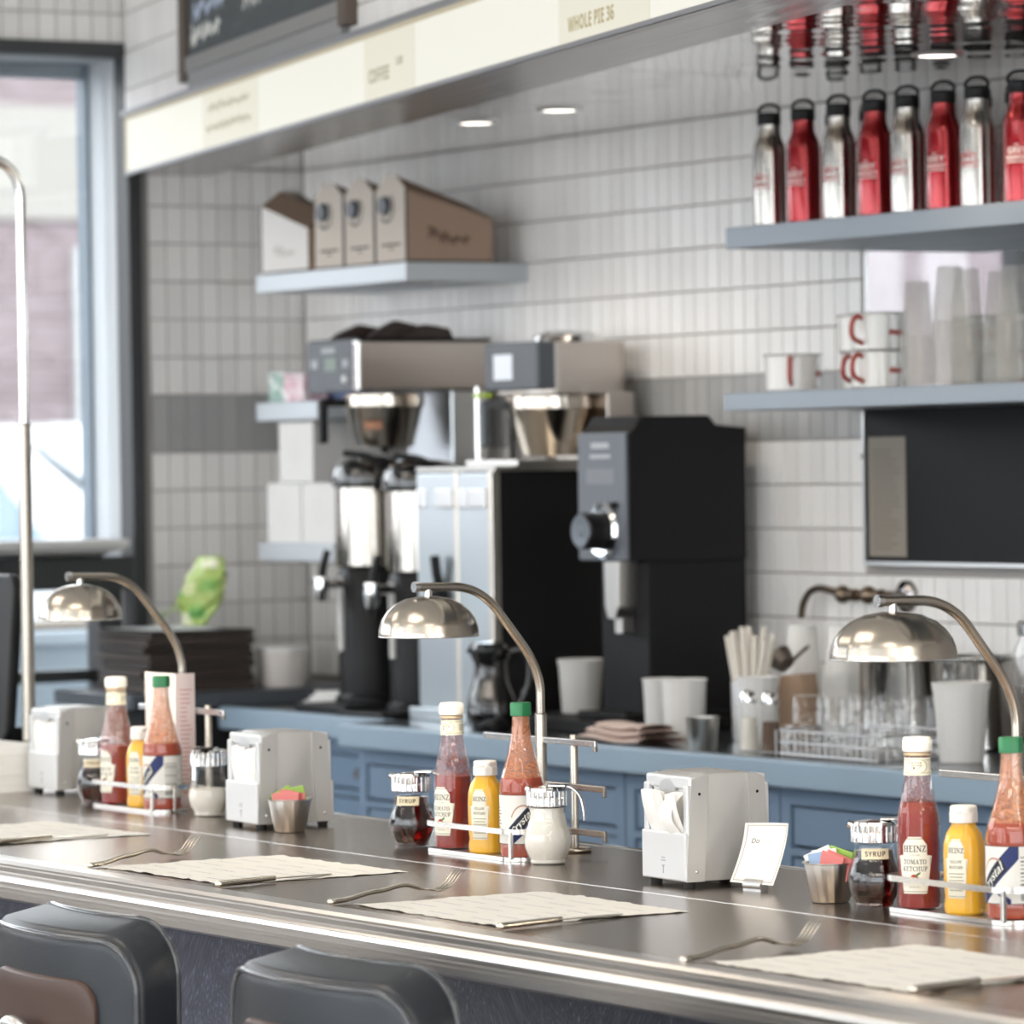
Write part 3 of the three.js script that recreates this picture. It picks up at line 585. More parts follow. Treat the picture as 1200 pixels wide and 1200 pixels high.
function caddy(label, pos, turn, len = 0.268, dep = 0.082) {
  const g = thing('condiment_caddy', label, 'caddy', pos, turn, 'steel condiment caddies on the counter');
  const loop = (y, h, t, grow = 0) => {
    const o = roundRect(len + grow, dep + grow, 0.036, 8), rings = [[0, 0], [0, h], [t, h], [t, 0], [0, 0]].map(([i, yy]) => { const s = roundRect(len + grow - 2 * i, dep + grow - 2 * i, 0.036 - i, 8); return s.map(([x, z]) => [x, y + yy, -z]); });
    return toCreasedNormals(loft(rings), 0.5);
  };
  part(g, 'base_plate', prism(roundRect(len - 0.004, dep - 0.004, 0.034, 8), 0.002).rotateX(-Math.PI / 2).translate(0, 0.0015, 0), M.satin);
  part(g, 'base_rim', loop(0.0005, 0.006, 0.003), M.bright);
  part(g, 'guard_rail', loop(0.041, 0.008, 0.0025, 0.002), M.bright);
  for (const [x, z] of [[-len / 2 + 0.001, 0], [len / 2 - 0.001, 0], [len / 2 - 0.016, dep / 2 - 0.005], [-len / 2 + 0.016, -dep / 2 + 0.005]]) part(g, 'post', bx(x - 0.003, 0.004, z - 0.003, x + 0.003, 0.045, z + 0.003, 0.001), M.bright);
  return g;
}
const bulbMat = new THREE.MeshStandardMaterial({ color: L(0.9, 0.88, 0.82), emissive: L(1, 0.9, 0.75), emissiveIntensity: 1.2 });
function counterLamp(label, pos, wide = 1) {   // local +z reaches over the customer's place
  const g = thing('counter_lamp', label, 'lamp', pos, 0, 'brushed nickel counter lamps');
  part(g, 'base', lathe([[0, 0], [0.032, 0], [0.032, 0.004], [0.028, 0.008], [0.011, 0.010], [0.009, 0.016]], 32), M.nickel);
  part(g, 'lower_post', lathe([[0.0092, 0.008], [0.0092, 0.208], [0.0072, 0.210]], 20), M.nickel);
  part(g, 'arm', bentTube([[0, 0.2, 0], [0, 0.278, 0], [0, 0.408, 0.105], [0, 0.410, 0.218]], 0.0068, 0.05, 14, 10), M.nickel);
  part(g, 'end_knob', [cyl(0.0082, 0.0082, 0.008).rotateX(Math.PI / 2).translate(0, 0.410, 0.214), rod([0, 0.412, 0.197], [0, 0.375, 0.197], 0.006)], M.bright);
  const R = 0.0765, dome = [[R, 0.3350], [R, 0.3430], [0.0752, 0.3500], [0.0712, 0.3610], [0.0635, 0.3725], [0.0515, 0.3835], [0.035, 0.3915], [0.014, 0.3955], [0, 0.396]];
  const inner = dome.map(([r, y]) => [Math.max(0, r - 0.0015), y - 0.0012]).reverse();
  const sh = part(g, 'shade', toCreasedNormals(new THREE.LatheGeometry(V2([...inner, ...dome]), 56), 0.7).translate(0, 0, 0.197), M.nickel, 'brushed nickel dome shade');
  part(sh, 'rim', new THREE.TorusGeometry(R - 0.0006, 0.0013, 8, 56).rotateX(Math.PI / 2).translate(0, 0.3350, 0.197), M.bright);
  sh.position.x = 0; sh.scale.set(wide, 1, 1); sh.position.z = 0.197 * (1 - wide); sh.scale.z = wide;
  part(g, 'bulb', new THREE.SphereGeometry(0.022, 20, 14).scale(1, 0.8, 1).translate(0, 0.353, 0.197), bulbMat);
  const p = new THREE.PointLight(L(1, 0.88, 0.7), 0.12, 0, 2); p.name = 'counter_lamp_light'; p.position.set(0, 0.353, 0.197); p.castShadow = true; p.shadow.radius = 1; g.add(p);
  return g;
}
function menuRack(lamp, dx) {
  const g = { add: (o) => { o.position.x += dx; o.position.z -= 0.007; lamp.add(o); } };
  part(g, 'base_ring', new THREE.TorusGeometry(0.022, 0.004, 10, 32).rotateX(Math.PI / 2).translate(0.0, 0.004, 0), M.nickel);
  part(g, 'base', lathe([[0, 0.001], [0.02, 0.001], [0.018, 0.005], [0.009, 0.007], [0, 0.007]], 24), M.nickel);
  part(g, 'post', lathe([[0.0062, 0.004], [0.0062, 0.178], [0.0055, 0.18], [0, 0.18]], 20), M.nickel);
  for (const [x0, x1, y, z] of [[-0.255, 0.076, 0.169, 0.007], [-0.10, 0.100, 0.101, 0.007], [-0.10, 0.100, 0.033, 0.007]]) {
    const a = part(g, 'arm', bx(x0, y - 0.005, z - 0.003, x1, y + 0.005, z + 0.003, 0.0015), y > 0.16 ? M.bright : M.nickel);
    part(a, 'end_lip', bx(x1 - 0.006, y - 0.012, z - 0.003, x1, y - 0.004, z + 0.003, 0.001), M.nickel);
  }
  return g;
}
function napkinDispenser(label, pos, turn, bulge) {
  const g = thing('napkin_dispenser', label, 'napkin dispenser', pos, turn, 'metal napkin dispensers');
  const W = 0.122, D = 0.142, H = 0.15, F = 0.009;
  // side outline (z, y): the faces lean in towards the top
  const outline = (i) => [[-D / 2 + 0.004 + i, F], [D / 2 - 0.004 - i, F], [D / 2 - 0.0125 - i, F + H - 0.012], [D / 2 - 0.02 - i, F + H - 0.004], [D / 2 - 0.03 - i, F + H], [-D / 2 + 0.03 + i, F + H], [-D / 2 + 0.02 + i, F + H - 0.004], [-D / 2 + 0.0125 + i, F + H - 0.012]];
  part(g, 'shell', toCreasedNormals(prism(outline(0.006).map(([z, y]) => [-z, y]).reverse(), W - 0.006, 0.002).rotateY(Math.PI / 2).translate(-(W - 0.006) / 2, 0, 0), 0.5), M.dispenser, 'grey metal shell');
  for (const s of [1, -1]) {
    // end faces: wrap a tapering flange on to the sides
    const lower = part(g, 'face_plate', [bx(-W / 2, F, s > 0 ? D / 2 - 0.012 : -D / 2, W / 2, F + 0.068, s > 0 ? D / 2 : -D / 2 + 0.012, 0.003), bx(-W / 2, F + 0.128, s > 0 ? D / 2 - 0.022 : -D / 2 + 0.008, W / 2, F + H - 0.003, s > 0 ? D / 2 - 0.008 : -D / 2 + 0.022, 0.004),
      bx(-W / 2, F + 0.06, s > 0 ? D / 2 - 0.016 : -D / 2 + 0.004, -W / 2 + 0.012, F + 0.135, s > 0 ? D / 2 - 0.004 : -D / 2 + 0.016, 0.003), bx(W / 2 - 0.012, F + 0.06, s > 0 ? D / 2 - 0.016 : -D / 2 + 0.004, W / 2, F + 0.135, s > 0 ? D / 2 - 0.004 : -D / 2 + 0.016, 0.003)], M.dispenserFace, 'pale metal face plate');
    for (const e of [-1, 1]) {
      const fl = [[D / 2 - 0.002, F], [D / 2 - 0.012, F + H - 0.008], [D / 2 - 0.026, F + H - 0.002], [D / 2 - 0.040, F + H - 0.002], [D / 2 - 0.031, F]].map(([z, y]) => [-z * s, y]);
      part(lower, 'flange', prism(s > 0 ? fl.reverse() : fl, 0.003).rotateY(Math.PI / 2).translate(e > 0 ? W / 2 - 0.0025 : -W / 2 - 0.0005, 0, 0), M.dispenser);
      part(lower, 'rivet', new THREE.SphereGeometry(0.0028, 10, 6).translate(e * (W / 2 + 0.0005), F + 0.014, s * (D / 2 - 0.018)), M.bright);
      part(lower, 'rivet', new THREE.SphereGeometry(0.0022, 10, 6).translate(e * (W / 2 + 0.0005), F + 0.122, s * (D / 2 - 0.024)), M.black);
    }
    const opening = part(lower, 'opening', bx(-W / 2 + 0.012, F + 0.066, s > 0 ? D / 2 - 0.018 : -D / 2 + 0.0165, W / 2 - 0.012, F + 0.13, s > 0 ? D / 2 - 0.0165 : -D / 2 + 0.018), M.blackMatte);
    // finger scallop at the top of the opening
    part(lower, 'scallop', prism(Array.from({ length: 17 }, (_, i) => [Math.cos(i / 16 * Math.PI) * 0.023, Math.sin(i / 16 * Math.PI) * 0.016 - 0.001]), 0.002).translate(0, F + 0.126, s > 0 ? D / 2 - 0.0095 : -D / 2 + 0.0075), M.satin);
  }
  // folded napkins fanned in the opening
  const n = part(g, 'napkins', [
    gridSurface(20, 8, (u, v) => { const x = (u - 0.5) * 0.094, fold = 0.006 * Math.abs(Math.sin(u * Math.PI * 2.0)) + 0.004 * Math.sin(v * Math.PI), lean = bulge * v * (0.4 + 0.6 * Math.abs(u - 0.5) * 2); return [x, F + 0.062 + v * 0.062 + 0.003 * Math.sin(u * 7), D / 2 - 0.012 + fold + lean * 0.02]; }),
    bx(-0.046, F + 0.06, D / 2 - 0.05, 0.046, F + 0.128, D / 2 - 0.013),
  ], M.napkin, 'white folded napkins');
  part(n, 'fold', [gridSurface(2, 8, (u, v) => [-0.014 + u * 0.028, F + 0.06 + v * 0.066, D / 2 - 0.004 + bulge * 0.018 * v - Math.abs(u - 0.5) * 0.006]), gridSurface(2, 8, (u, v) => [0.022 + u * 0.026 - 0.01 * Math.sin(v * Math.PI), F + 0.062 + v * 0.062, D / 2 - 0.002 + bulge * 0.016 * Math.sin(v * Math.PI) - u * 0.006])], M.napkin);
  part(g, 'arrow_mark', [prism([[-0.004, 0.017], [0.004, 0.017], [0, 0.012]].reverse(), 0.0006).translate(0, F + 0.004, D / 2 - 0.0003), bx(-0.0012, F + 0.009, D / 2 - 0.0003, 0.0012, F + 0.017, D / 2 + 0.0003), bx(-0.006, F + 0.0265, D / 2 - 0.0003, 0.006, F + 0.028, D / 2 + 0.0003), bx(-0.005, F + 0.0305, D / 2 - 0.0003, 0.005, F + 0.032, D / 2 + 0.0003)], std(0.35, 0.35, 0.36, 0.5));
  for (const x of [-0.046, 0.046]) for (const z of [-0.056, 0.056]) part(g, 'foot', cyl(0.008, 0.009, F, x, 0, z, 14), M.rubber);
  return g;
}
const packetCols = { pink: std(0.66, 0.20, 0.19, 0.7), green: std(0.32, 0.52, 0.10, 0.7), white: std(0.82, 0.83, 0.82, 0.7), blue: std(0.30, 0.42, 0.62, 0.7) };
function packetRamekin(label, pos, turn, mix) {
  const g = thing('packet_ramekin', label, 'ramekin', pos, turn, 'steel ramekins of sweetener packets');
  const prof = [[0, 0.001], [0.024, 0.001], [0.0255, 0.003], [0.0352, 0.052], [0.0385, 0.0535], [0.0385, 0.0545], [0.0345, 0.0535], [0.0245, 0.004], [0, 0.004]];
  part(g, 'bowl', lathe(prof, 40), M.steel, 'brushed steel bowl');
  mix.forEach(([col, x, z, yaw, lean, h, w = 0.042]) => {
    const p = part(g, 'sweetener_packet', bx(-w / 2, 0, -0.0013, w / 2, 0.032, 0.0013, 0.0012), packetCols[col], `${col} paper packet`);
    p.position.set(x * 0.8, h + 0.023, z * 0.8); p.rotation.set(lean[0], yaw, lean[1], 'YXZ');
  });
  return g;
}

// ---- the three place settings of condiments along the counter
const P = (x, z) => [x, TOP, z];
ketchupBottle('glass ketchup bottle less than half full beside the folded paper menu', P(-1.2246, -0.634), 0.22, 0.104);
mustardBottle('yellow mustard bottle between ketchup and hot sauce beside the folded menu', P(-1.128, -0.634), 0.5);
hotSauceBottle('hot sauce bottle with green cap in front of the folded paper menu', P(-1.046, -0.634), -0.6, 0.116);
caddy('steel caddy holding sauces in front of the folded paper menu', P(-1.1335, -0.634), 0, 0.268);
pourJar('syrup_jar', 'small syrup jar behind the ketchup at the folded menu caddy', P(-1.322, -0.640), 0.9, M.syrup, 0.074, true);
pourJar('sugar_jar', 'half full glass sugar jar with dark lever near the folded menu', P(-0.905, -0.652), -0.9, M.sugar, 0.047, false, M.black);
menuRack(counterLamp('nickel dome lamp with rack holding the folded paper menu', P(-1.165, -0.735), 0.95), 0.085);

ketchupBottle('glass ketchup bottle half full beside the full sugar jar caddy', P(-0.006, -0.612), 0.32, 0.112);
mustardBottle('yellow mustard bottle between sauces in the caddy by the full sugar jar', P(0.101, -0.607), 0.57);
hotSauceBottle('hot sauce bottle with slanted dark name label against the full sugar jar', P(0.200, -0.612), 0.32, 0.120);
caddy('steel caddy holding sauces beside the full white sugar jar', P(0.0995, -0.612), 0, 0.284);
pourJar('syrup_jar', 'dark syrup jar with cream label beside the half full ketchup', P(-0.1245, -0.606), 0.78, M.syrup, 0.078, true);
pourJar('sugar_jar', 'glass jar full of white sugar with chrome lever handle', P(0.286, -0.604), 0.55, M.sugar, 0.084, false);
menuRack(counterLamp('nickel dome lamp with empty menu rack behind the full sugar jar', P(0.055, -0.735)), 0.085);

ketchupBottle('fullest glass ketchup bottle with name label facing out beside syrup and packets', P(1.223, -0.602), 0.76, 0.139);
mustardBottle('yellow mustard bottle next to the fullest ketchup bottle', P(1.320, -0.604), 0.42);
hotSauceBottle('hot sauce bottle showing blue slash and nutrition print by the fullest ketchup', P(1.412, -0.612), -0.6, 0.124);
caddy('steel caddy holding the fullest ketchup bottle', P(1.319, -0.608), 0, 0.284);
pourJar('syrup_jar', 'syrup jar with glowing red base beside the ramekin with blue packets', P(1.137, -0.592), 1.0, M.syrup, 0.076, true);
menuRack(counterLamp('nickel dome lamp above the fullest ketchup bottle', P(1.262, -0.735), 1.08), 0.085);

napkinDispenser('napkin dispenser near the stack of paper placemats and tall pole', P(-1.602, -0.735), 0, 0.15);
napkinDispenser('napkin dispenser with pink packet ramekin standing beside it', P(-0.630, -0.642), -0.05, 0.25);
napkinDispenser('napkin dispenser with fanned napkin next to the table card', P(0.703, -0.612), -0.05, 1);

packetRamekin('steel ramekin of pink and green packets against the napkin dispenser', P(-0.505, -0.594), 0.2, [['green', -0.02, -0.012, 0.3, [0.1, 0.45], 0.016], ['pink', 0.006, 0.012, 0.15, [-0.1, -0.1], 0.013], ['pink', 0.004, 0.004, 0.1, [-0.05, -0.05], 0.012], ['pink', 0.008, -0.004, 0.2, [0.05, -0.15], 0.012], ['green', 0.004, -0.016, 0.4, [0.15, 0.2], 0.018], ['pink', 0.0, 0.019, 0.3, [-0.15, 0.05], 0.010]]);
packetRamekin('steel ramekin tucked behind the napkin dispenser with one green packet', P(-0.815, -0.700), 0.2, [['green', -0.018, 0.0, 0.3, [0.1, 0.35], 0.016], ['green', -0.012, 0.008, 0.6, [0.0, 0.25], 0.012]]);
packetRamekin('steel ramekin of pink, white and blue packets beside the syrup jar', P(1.045, -0.585), 0, [['white', -0.022, -0.004, 0.5, [0.05, 0.4], 0.016], ['blue', -0.012, 0.012, 0.35, [-0.05, 0.2], 0.012, 0.03], ['white', -0.006, 0.004, 0.3, [0, 0.12], 0.016], ['pink', 0.012, 0.012, 0.2, [-0.1, -0.2], 0.012], ['green', 0.012, -0.012, 0.2, [0.1, -0.2], 0.018], ['pink', 0.016, 0.002, 0.3, [0.0, -0.3], 0.012]]);

// folded paper menu standing in the far rack
{
  const t = canvasTex(256, 512, (x, w, h) => {
    x.fillStyle = '#efe9e3'; x.fillRect(0, 0, w, h); x.fillStyle = '#c8837c'; x.textAlign = 'center'; x.font = 'bold 30px serif'; x.fillText('THE', w / 2, 200); x.font = 'bold 52px serif'; x.fillText('GREY', w / 2, 255); x.fillText('MARKET', w / 2, 310);
  });
  const t2 = canvasTex(256, 512, (x, w, h) => { x.fillStyle = '#ead9d6'; x.fillRect(0, 0, w, h); x.fillStyle = '#cf9a98'; for (let k = 0; k < 24; k++) x.fillRect(50, 60 + k * 17, 70 + rnd() * 90, 5); });
  const g = thing('folded_menu', 'folded white paper menu with red print standing in the rack', 'menu', P(-1.142, -0.693), 0.05);
  part(g, 'front_leaf', gridSurface(8, 10, (u, v) => [-0.085 + u * 0.120, v * 0.236, -0.004 + u * 0.006 + 0.003 * Math.sin(u * 3)]), std(1, 1, 1, 0.85, 0, { map: t, side: THREE.DoubleSide }));
  part(g, 'back_leaf', gridSurface(8, 10, (u, v) => [0.035 + 0.003 * Math.sin(u * 3.1) + u * 0.004, v * 0.236, 0.002 - u * 0.036]), std(1, 1, 1, 0.85, 0, { map: t2, side: THREE.DoubleSide }));
}
// small curled table card clipped in a steel block
{
  const t = canvasTex(256, 320, (x, w, h) => { x.fillStyle = '#efece6'; x.fillRect(0, 0, w, h); x.strokeStyle = '#b9aa9c'; x.lineWidth = 4; x.strokeRect(14, 14, w - 28, h - 28); x.fillStyle = '#33302c'; x.font = '34px sans-serif'; x.fillText('Do', 40, 110); });
  const g = thing('table_card', 'small curled white card in a steel clip beside the napkin dispenser', 'card', P(0.845, -0.598), 0.15);
  part(g, 'clip', [cyl(0.0085, 0.0085, 0.036).rotateZ(Math.PI / 2).translate(0.018, 0.0085, 0), bx(-0.018, 0, -0.007, 0.018, 0.003, 0.007)], M.satin);
  part(g, 'card', gridSurface(12, 12, (u, v) => { const y = 0.010 + v * 0.082; return [-0.042 + u * 0.088 + 0.020 * (v - 0.3), y + 0.004 * u * v, 0.004 - 0.022 * Math.sin(v * 1.6) + 0.010 * (u - 0.5) * (u - 0.5) * 4 * v]; }), std(1, 1, 1, 0.7, 0, { map: t, side: THREE.DoubleSide }));
}

// ---- paper placemats with torn wavy edges
function placemat(label, x0, z0, w, d, turn, k) {
  const t = matTexture, N = 40;
  const edge = (a, s) => 0.0035 * noise2(a * 26 + k * 7, s * 9.1) + 0.0022 * noise2(a * 70 + k, s * 3.3);
  const surf = (lift) => gridSurface(N, N, (u, v) => {
    const ex = u < 0.02 || u > 0.98 ? 1 : 0, ez = v < 0.02 || v > 0.98 ? 1 : 0;
    const x = (u - 0.5) * w + (ex ? edge(v, u + 1) : 0), z = (v - 0.5) * d + (ez ? edge(u, v + 3) : 0);
    const rim = Math.min(u, 1 - u, v, 1 - v), y = lift + 0.0010 + 0.0005 * noise2(x * 9 + k, z * 9) + (rim < 0.03 ? 0.0018 * Math.max(0, noise2(x * 22 + k * 3, z * 22)) : 0);
    return [x, Math.max(lift + 0.0004, y), -z];
  });
  return single('paper_placemat', surf(0), t, label, 'placemat', [x0, TOP, z0], turn, 'paper placemats on the counter');
}
const matTexture = std(1, 1, 1, 0.9, 0, { side: THREE.DoubleSide, map: canvasTex(1024, 820, (x, w, h) => {
  x.fillStyle = '#e4e2dc'; x.fillRect(0, 0, w, h);
  for (let i = 0; i < 4000; i++) { x.fillStyle = `rgba(${170 + rnd() * 70},${165 + rnd() * 70},${150 + rnd() * 60},0.10)`; x.fillRect(rnd() * w, rnd() * h, 1 + rnd() * 9, 1 + rnd() * 2); }
  x.strokeStyle = 'rgba(96,108,138,0.7)'; x.lineWidth = 2.5;
  for (let r = 0; r < 7; r++) for (let c = 0; c < 3; c++) scribble(x, 80 + c * 310, 130 + r * 100, 150 + rnd() * 90, 14, 7);
}) });
placemat('white paper placemat in front of the folded menu caddy', -0.775, -0.235, 0.36, 0.30, 0.05, 1);
placemat('white paper placemat before the pink packet ramekin', 0.088, -0.214, 0.385, 0.305, 0.03, 2);
placemat('white paper placemat before the full sugar jar caddy', 0.853, -0.214, 0.372, 0.300, 0.0, 3);
placemat('white paper placemat before the fullest ketchup bottle', 1.765, -0.200, 0.392, 0.31, 0.02, 4);

// ---- cutlery
const cut = std(0.80, 0.75, 0.66, 0.25, 1);
function flatBar(path, n = 28) {   // path(t) -> [x, y, z, half width, half thickness]
  const rings = [];
  for (let i = 0; i <= n; i++) { const [x, y, z, w, h] = path(i / n); rings.push(Array.from({ length: 12 }, (_, k) => { const a = k / 12 * Math.PI * 2; return [x + w * Math.cos(a), y + h * Math.sin(a), z]; })); }
  return loft(rings);
}
const lerpTab = (tab, t) => { for (let i = 1; i < tab.length; i++) if (t <= tab[i][0]) { const a = tab[i - 1], b = tab[i], k = (t - a[0]) / (b[0] - a[0]), s = k * k * (3 - 2 * k); return a[1] + (b[1] - a[1]) * s; } return tab[tab.length - 1][1]; };
const forkY = [[0, 0.0048], [0.08, 0.0053], [0.35, 0.0125], [0.56, 0.0175], [0.72, 0.009], [0.80, 0.0055], [0.86, 0.009], [1, 0.031]];
const forkW = [[0, 0.0055], [0.05, 0.0062], [0.3, 0.0042], [0.6, 0.0030], [0.68, 0.0042], [0.76, 0.0110], [0.80, 0.0118]];
const FL = 0.245;
function fork(label, x, z, turn) {
  const g = thing('dinner_fork', label, 'fork', [x, TOP, z], turn, 'steel forks on the counter');
  part(g, 'handle', flatBar((t) => { const s = t * 0.67; return [0, lerpTab(forkY, s), -s * FL, lerpTab(forkW, s) * (t < 0.01 ? 0.4 : 1), t < 0.01 ? 0.0015 : 0.0040 - 0.0012 * t]; }, 40), cut);
  part(g, 'handle_tip', new THREE.SphereGeometry(0.0042, 12, 8).scale(1.5, 1, 1).translate(0, 0.0044, -0.003), cut);
  part(g, 'head', flatBar((t) => { const s = 0.66 + t * 0.14; return [0, lerpTab(forkY, s), -s * FL, lerpTab(forkW, s), 0.0014]; }, 14), cut);
  for (let k = 0; k < 4; k++) part(g, 'tine', flatBar((t) => { const s = 0.795 + t * 0.205; return [(k - 1.5) * 0.0063, lerpTab(forkY, s), -s * FL, 0.0018 * (1 - 0.5 * t), 0.0012 * (1 - 0.4 * t)]; }, 12), cut);
  return g;
}
function knife(label, x, z, turn) {
  const g = thing('table_knife', label, 'knife', [x, TOP, z], turn, 'steel knives on the placemats');
  part(g, 'handle', flatBar((t) => [0, 0.006, -t * 0.112, (0.0072 - 0.0022 * t) * (t < 0.02 || t > 0.98 ? 0.75 : 1), 0.0046 - 0.0008 * t], 16), cut);
  part(g, 'butt', new THREE.SphereGeometry(0.0066, 14, 10).scale(1.05, 0.72, 0.7).translate(0, 0.006, 0), cut);
  part(g, 'blade', flatBar((t) => [0.001 * t, 0.0055 - 0.0025 * t, -0.108 - t * 0.118, (0.0045 + 0.0055 * Math.sin(Math.min(1, t * 1.7) * 1.57)) * (t > 0.9 ? 1 - (t - 0.9) * 7 : 1), 0.0009], 18), cut);
  return g;
}
fork('steel fork lying before the hot sauce of the folded menu caddy', -0.097, -0.035, 0.38);
fork('steel fork lying before the half full ketchup and syrup', 0.645, -0.037, 0.22);
fork('steel fork lying before the ramekin with blue packets', 1.552, -0.016, 0.24);
knife('steel knife on the placemat before the folded menu caddy', -0.585, -0.105, 0.22);
knife('steel knife on the placemat before the pink packet ramekin', 0.318, -0.038, 0.30);
knife('steel knife on the placemat before the full sugar jar caddy', 1.088, -0.043, 0.26);
knife('steel knife on the placemat before the fullest ketchup bottle', 1.983, -0.041, 0.22);

// ---- tall bent steel pole, order screen and paper stack at the far end
{
  const g = thing('tall_bent_pole', 'tall bent steel pole rising from the far counter end', 'pole', P(-1.80, -0.732));
  part(g, 'base', lathe([[0, 0], [0.018, 0], [0.018, 0.006], [0.0145, 0.009], [0.013, 0.02]], 28), M.nickel);
  part(g, 'sleeve', lathe([[0.0125, 0.01], [0.0125, 0.683], [0.0098, 0.686]], 24), M.nickel);
  part(g, 'tube', bentTube([[0, 0.67, 0], [0, 1.185, 0], [0, 1.185, 0.34], [0, 1.08, 0.34]], 0.0098, 0.085, 16, 12), M.bright);
  part(g, 'end_collar', lathe([[0.0, 1.065], [0.014, 1.065], [0.014, 1.09], [0.0098, 1.095]], 20).translate(0, 0, 0.34), M.nickel);
}
{
  const g = thing('order_screen', 'black order screen with blue bar logo at the counter end', 'screen', P(-2.05, -0.772), 0.0);
  const bars = part(g, 'back_shell', prism(roundRect(0.27, 0.33, 0.035, 8), 0.022, 0.006).rotateX(-0.08).translate(-0.005, 0.232, 0), M.black);
  [0.03, 0.055, 0.075, 0.085, 0.07, 0.05, 0.03].forEach((h, i) => part(bars, 'logo_bar', bx(-0.004 + i * 0.0145, 0.083, 0.026, 0.004 + i * 0.0145, 0.083 + h, 0.0275, 0.001).rotateX(-0.02), std(0.16, 0.26, 0.34, 0.4)));
  part(g, 'stand', [bx(-0.03, 0.0, -0.05, 0.03, 0.1, -0.03, 0.005), bx(-0.08, 0, -0.07, 0.08, 0.012, 0.06, 0.005)], M.black);
}
{
  const g = thing('paper_stack', 'thick stack of white paper placemats beside the order screen', 'paper stack', P(-1.845, -0.66), 0);
  for (let i = 0; i < 14; i++) part(g, 'paper_sheaf', bx(-0.16 + rnd() * 0.004, i * 0.0062, -0.045 + rnd() * 0.004, 0.16 + rnd() * 0.005, i * 0.0062 + 0.0056, 0.05 + rnd() * 0.004), M.card);
  single('steel_tube_clip', bentTube([[-0.16, 0.011, 0], [0.045, 0.011, 0]], 0.0095), M.satin, 'short steel tube lying before the paper stack', 'tube', P(-1.79, -0.590), 0.0);
}

// ---------------------------------------------------------------- stools
function padRings(w, h, r, specs, R) {   // rounded slab bent round a vertical axis; specs: [inset, depth]
  const rings = specs.map(([i, dpt]) => { const rr = Math.max(0.004, r - i); return roundRect(Math.max(0.008, w - 2 * i), Math.max(0.008, h - 2 * i), Math.min(rr, (h - 2 * i) / 2.02, (w - 2 * i) / 2.02), 8).flatMap((p, k, a) => { const q = a[(k + 1) % a.length], n = Math.max(1, Math.ceil(Math.hypot(q[0] - p[0], q[1] - p[1]) / 0.03)); return [p, ...[]]; }).map(([s, y]) => [s, y, dpt]); });
  // resample every ring to the same evenly spaced number of points
  const N = 120, out = rings.map((ring) => {
    const c = [...ring, ring[0]], len = [0]; for (let i = 1; i < c.length; i++) len.push(len[i - 1] + Math.hypot(c[i][0] - c[i - 1][0], c[i][1] - c[i - 1][1]));
    return Array.from({ length: N }, (_, k) => { const d = k / N * len[len.length - 1]; let i = 1; while (len[i] < d) i++; const t = (d - len[i - 1]) / Math.max(1e-9, len[i] - len[i - 1]); return [c[i - 1][0] + (c[i][0] - c[i - 1][0]) * t, c[i - 1][1] + (c[i][1] - c[i - 1][1]) * t, ring[0][2]]; });
  });
  return loft(out.map((ring) => ring.map(([s, y, d]) => { const a = s / R; return [(R + d) * Math.sin(a), y - d * 0.24, (R + d) * Math.cos(a) - R]; })));
}
function barStool(label, x, z, turn) {
  const g = thing('counter_stool', label, 'stool', [x, 0, z], turn, 'dark upholstered counter stools');
  const vinyl = phys(0.018, 0.022, 0.028, 0.38, { specularIntensity: 0.7, clearcoat: 0.2, clearcoatRoughness: 0.3, bumpMap: speck, bumpScale: 0.0002 });
  const piping = phys(0.05, 0.055, 0.062, 0.25, { clearcoat: 0.5 }), wood = std(0.055, 0.026, 0.017, 0.42);
  const back = new THREE.Group(); back.position.set(0, 0.765, 0); 
  const add = (geo, name, m, label) => part(g, name, geo.translate(0, 0.728, 0), m, label);
  const W = 0.46, H = 0.38, Rr = 0.075, B = 0.62;
  const pad = add(padRings(W, H, Rr, [[0.19, 0], [0.12, 0], [0.06, 0], [0.02, -0.001], [0.006, -0.004], [0.0, -0.012], [0.0, -0.066], [0.008, -0.082], [0.03, -0.093], [0.08, -0.099], [0.19, -0.102]], B), 'backrest', vinyl, 'dark blue black vinyl backrest');
  const ring = (i, d, r) => { const R = padRings(W, H, Rr, [[i, d], [i, d + 1e-5]], B), p = R.attributes.position, pts = []; for (let k = 0; k < 120; k += 2) pts.push([p.getX(k), p.getY(k) + 0.728, p.getZ(k)]); return tube(pts, r, 160, 8, true); };
  part(pad, 'piping', ring(0.008, -0.002, 0.0042), piping); part(pad, 'piping', ring(0.002, -0.073, 0.0042), piping);
  const pan = add(padRings(0.30, 0.25, 0.04, [[0.13, 0.008], [0.06, 0.008], [0.02, 0.008], [0.003, 0.007], [0, 0.004], [0, -0.002]], B).translate(0, 0.005, 0), 'wood_panel', wood, 'brown wooden back panel');
  part(pan, 'grab_handle', tube(Array.from({ length: 13 }, (_, i) => { const a = Math.PI * i / 12; return [-Math.cos(a) * 0.062, 0.725 + Math.sin(a) * 0.07, 0.012 + Math.sin(a) * 0.022]; }), 0.0105, 40, 12), M.satin);
  part(g, 'seat', [cyl(0.20, 0.205, 0.05, 0, 0.54, -0.33, 40), lathe([[0, 0.645], [0.15, 0.642], [0.195, 0.63], [0.205, 0.61], [0.2, 0.6]], 40).translate(0, -0.02, -0.33)], vinyl);
  part(g, 'back_bracket', [bx(-0.03, 0.55, -0.06, 0.03, 0.60, -0.02), bx(-0.03, 0.53, -0.3, 0.03, 0.545, -0.04)], M.satin);
  part(g, 'column', cyl(0.04, 0.035, 0.56, 0, 0.01, -0.33, 28), M.bright);
  part(g, 'base', lathe([[0, 0], [0.22, 0], [0.22, 0.012], [0.06, 0.035], [0.04, 0.06]], 40).translate(0, 0, -0.33), M.bright);
  return g;
}
